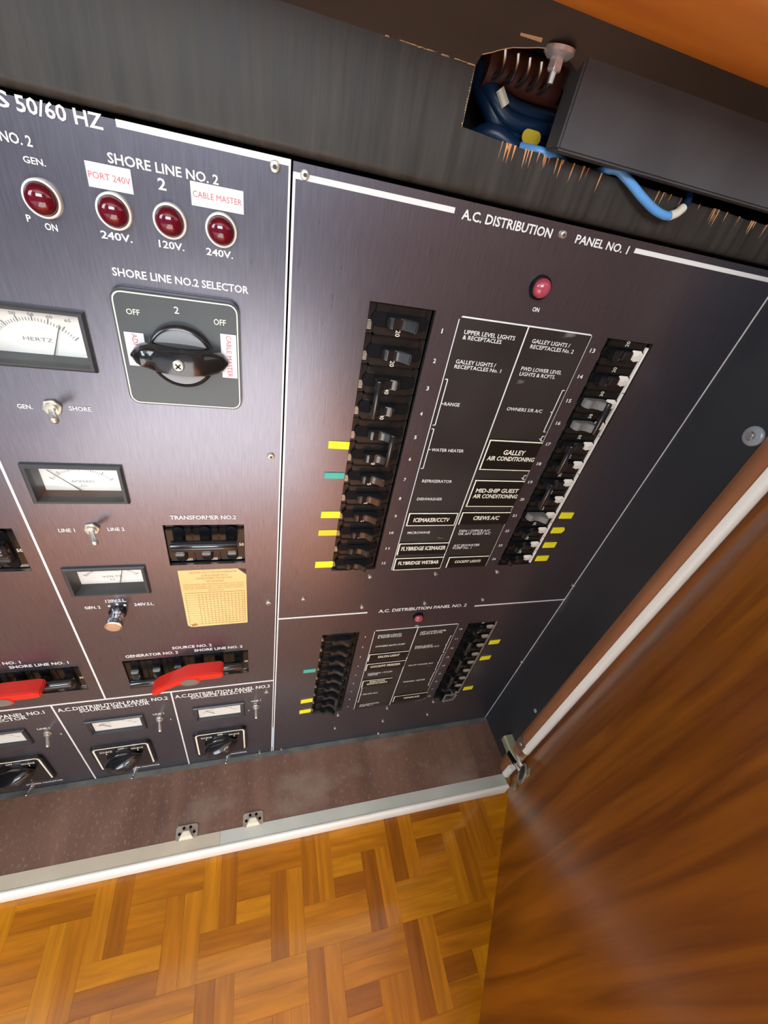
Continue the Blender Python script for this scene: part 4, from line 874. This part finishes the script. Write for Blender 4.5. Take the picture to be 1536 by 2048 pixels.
def selector(x, z, h, label, legend_, big, ang):
    t = thing('rotary_selector', label, 'switch', (x, 0, z), 'rotary selector switches')
    th = 0.016 if big else 0.012
    P0 = M().prism(rrect(-h, h, -h, h, 0.022), -th, 0.0)
    obj('plate', P0, PLATE if big else BLACK, t, bevel=0.003)
    if big:
        fr = M(); o_ = rrect(-h+0.004, h-0.004, -h+0.004, h-0.004, 0.018); i_ = rrect(-h+0.0065, h-0.0065, -h+0.0065, h-0.0065, 0.016); n = len(o_)
        fr.add([(a, -th-0.0006, b) for a, b in o_] + [(a, -th-0.0006, b) for a, b in i_], [(i, (i+1) % n, n+(i+1) % n, n+i) for i in range(n)])
        obj('printed_border', fr, YPRINT, t, smooth=0)
    else:
        o_ = rrect(-h+0.010, h-0.010, -h+0.006, h-0.010, 0.018); i_ = rrect(-h+0.017, h-0.017, -h+0.006, h-0.017, 0.012); n = len(o_); fr = M()
        fr.add([(a, -th-0.0006, b) for a, b in o_] + [(a, -th-0.0006, b) for a, b in i_], [(i, (i+1) % n, n+(i+1) % n, n+i) for i in range(n) if not (o_[i][1] < -h*0.75 and o_[(i+1) % n][1] < -h*0.75)])
        obj('printed_border', fr, YPRINT, t, smooth=0)
    for s_, a, b, zb, cap in legend_:
        link('lettering', text_mesh(s_, a, b, zb, cap, 0.008), YPRINT, t, (0, -th-0.001, 0))
    r = 0.066 if big else 0.064
    obj('dial_ring', M().lathe([(r, -th+0.002), (r, -th-0.012), (r*0.95, -th-0.017), (r*0.90, -th-0.018), (r*0.86, -th-0.014)], axis='y', n=48), BLACK, t)
    obj('dial_face', M().lathe([(r*0.87, -th), (r*0.87, -th-0.015), (r*0.5, -th-0.017)], axis='y', n=40), DIALGREY if big else BLACK, t)
    # boat-shaped handle across the dial
    hd_ = M(); L0 = 0.094 if big else 0.082; n = 18; ca, sa = math.cos(ang), math.sin(ang); rows = []
    for k in range(n+1):
        u_ = -1 + 2*k/n; hw = (0.027 if big else 0.036)*math.sqrt(max(0, 1-abs(u_)**2.3)) + 0.004; top = th + 0.020 + (0.040 if big else 0.044)*(1-abs(u_)**2.2) + (0.010 if u_ < -0.7 else 0)
        prof = [(-hw, th+0.010), (-hw*0.96, th+0.010+(top-th-0.010)*0.6), (-hw*0.70, top-0.003), (0, top), (hw*0.70, top-0.003), (hw*0.96, th+0.010+(top-th-0.010)*0.6), (hw, th+0.010)]
        rows.append([(u_*L0*ca - w_*sa, -y_, u_*L0*sa + w_*ca) for w_, y_ in prof])
    vs = sum(rows, []); m2 = 7
    fs = [(i*m2+j, i*m2+j+1, (i+1)*m2+j+1, (i+1)*m2+j) for i in range(n) for j in range(m2-1)] + [tuple(range(m2)), tuple(n*m2+j for j in range(m2))] + [(i*m2, (i+1)*m2, (i+1)*m2+m2-1, i*m2+m2-1) for i in range(n)]
    hd_.add(vs, fs); obj('handle', hd_, BLACK, t, smooth=50)
    if big:
        s1 = obj('screw', M().lathe([(0.012, -0.070), (0.012, -0.0785), (0.009, -0.081)], axis='y', n=18), STEEL, t)
        c_ = M().box(-0.0016, 0.0016, -0.0818, -0.080, -0.007, 0.007); c_.box(-0.007, 0.007, -0.0818, -0.080, -0.0016, 0.0016)
        c_.v = [((p[0]+p[2])*0.707, p[1], (p[2]-p[0])*0.707) for p in c_.v]
        obj('cross_slot', c_, INK, s1, smooth=0)
    return t
sx, sz = -0.2195, -0.355
big = selector(sx, sz, 0.120, 'large square rotary selector with boat-shaped black handle under SHORE LINE NO.2 SELECTOR', [("OFF", -0.094, -0.070, 0.074, 0.0105), ("2", -0.006, 0.003, 0.086, 0.013), ("OFF", 0.068, 0.092, 0.073, 0.0115)], True, math.radians(-1.0))
for x, n in ((-1.076, 1), (-0.662, 2), (-0.246, 3)):
    selector(x, -2.247, 0.120, {1: 'small black rotary selector cut off at left edge of bottom row', 2: 'middle small black rotary selector of the bottom row', 3: 'rightmost small black rotary selector of the bottom row, next to the panel seam'}[n], [("SOURCE", -0.086, -0.038, 0.066, 0.014), ("OFF", -0.012, 0.012, 0.080, 0.014), ("SOURCE", 0.038, 0.086, 0.066, 0.014), ("I", -0.064, -0.061, 0.047, 0.014), ("I", 0.061, 0.064, 0.047, 0.014)], False, math.radians(22))

# stickers ---------------------------------------------------------------
def paper(x0, x1, z0, z1, y, txt, label, rot=0, ink=REDINK, tilt=0.0):
    cx, cz = (x0+x1)/2, (z0+z1)/2; hx, hz = (x1-x0)/2, (z1-z0)/2
    t = thing('sticker', label, 'sticker', (cx, y, cz), 'white stickers with red print'); t.rotation_euler[1] = tilt
    obj('tape', M().box(-hx, hx, -0.0016, 0, -hz, hz), PAPER, t, smooth=0)
    if rot == 0: me = text_mesh(txt, -hx*0.93, hx*0.93, -0.0045, 0.0090, 0.0)
    else: me = text_mesh(txt, -hz*0.95 if len(txt) > 3 else hz*0.1, hz*0.95, -0.0045, 0.010, 0.0, -90)
    link('lettering', me, ink, t, (0, -0.0020, 0))
paper(-0.339, -0.271, -0.082, -0.047, 0, 'PORT 240V', 'white sticker reading PORT 240V in red')
paper(-0.177, -0.087, -0.081, -0.0455, 0, 'CABLE MASTER', 'white sticker reading CABLE MASTER beside PORT 240V sticker')
paper(-0.140, -0.108, -0.395, -0.299, -0.0165, 'CABLE MASTER', 'white sticker reading CABLE MASTER vertically on the selector plate', 1)
paper(-0.325, -0.289, -0.385, -0.316, -0.0165, 'ADM', 'small white sticker half under the selector handle', 1)

# yellowed test record card
cc = thing('record_card', 'yellowed test record card with a printed table, stuck under TRANSFORMER NO.2', 'card', (-0.205, 0, -1.18))
cp = [(-0.1025, 0.141), (0.075, 0.142), (0.101, 0.112), (0.100, -0.143), (-0.088, -0.147), (-0.0995, -0.136)]
obj('card', M().prism(cp, -0.003, 0.0), CARD, cc, smooth=0)
obj('torn_corner', M().prism([(0.080, 0.140), (0.1005, 0.118), (0.101, 0.136)], -0.0008, 0.0), mat('glue_stain', (0.05, 0.015, 0.01), 0.6), cc, smooth=0)
obj('burnt_spot', M().prism([(-0.086, -0.144), (-0.068, -0.138), (-0.072, -0.126), (-0.088, -0.132)], -0.0038, -0.002), BROWNINK, cc, smooth=0)
for s_, a, b, z, cap in (("GROUND FAULT CIRCUIT INTERRUPTER", -0.070, 0.072, 0.127, 0.0085), ("DUPLEX RECEPTACLE", -0.036, 0.044, 0.112, 0.0085), ("HOMEOWNER'S TEST RECORD", -0.052, 0.056, 0.099, 0.0085), ("TEST REMINDER", -0.024, 0.030, 0.085, 0.0075),
                         ("FOR MAXIMUM PROTECTION AGAINST ELECTRICAL", -0.092, 0.093, 0.072, 0.0065), ("SHOCK HAZARD, TEST YOUR GROUND FAULT", -0.092, 0.093, 0.062, 0.0065), ("CIRCUIT INTERRUPTER AT LEAST ONCE A MONTH", -0.092, 0.093, 0.052, 0.0065), ("RECORD DATE", -0.020, 0.030, 0.041, 0.0065)):
    link('lettering', text_mesh(s_, a, b, z, cap, 0.0), BROWNINK, cc, (0, -0.0034, 0))
gr = M(); gy0, gy1 = -0.0036, -0.0028
for k in range(14): 
    x = -0.092 if k == 0 else -0.052 + 0.0115*(k-1)
    gr.box(x-0.0005, x+0.0005, gy0, gy1, -0.132, 0.028)
gr.box(0.0925, 0.0940, gy0, gy1, -0.132, 0.034); gr.box(-0.093, 0.094, gy0, gy1, 0.033, 0.0345); gr.box(-0.093, 0.094, gy0, gy1, -0.133, -0.1315)
for k in range(13):
    z = 0.022 - 0.0118*k; gr.box(-0.092, 0.093, gy0, gy1, z-0.0003, z+0.0003)
obj('printed_table', gr, BROWNINK, cc, smooth=0)
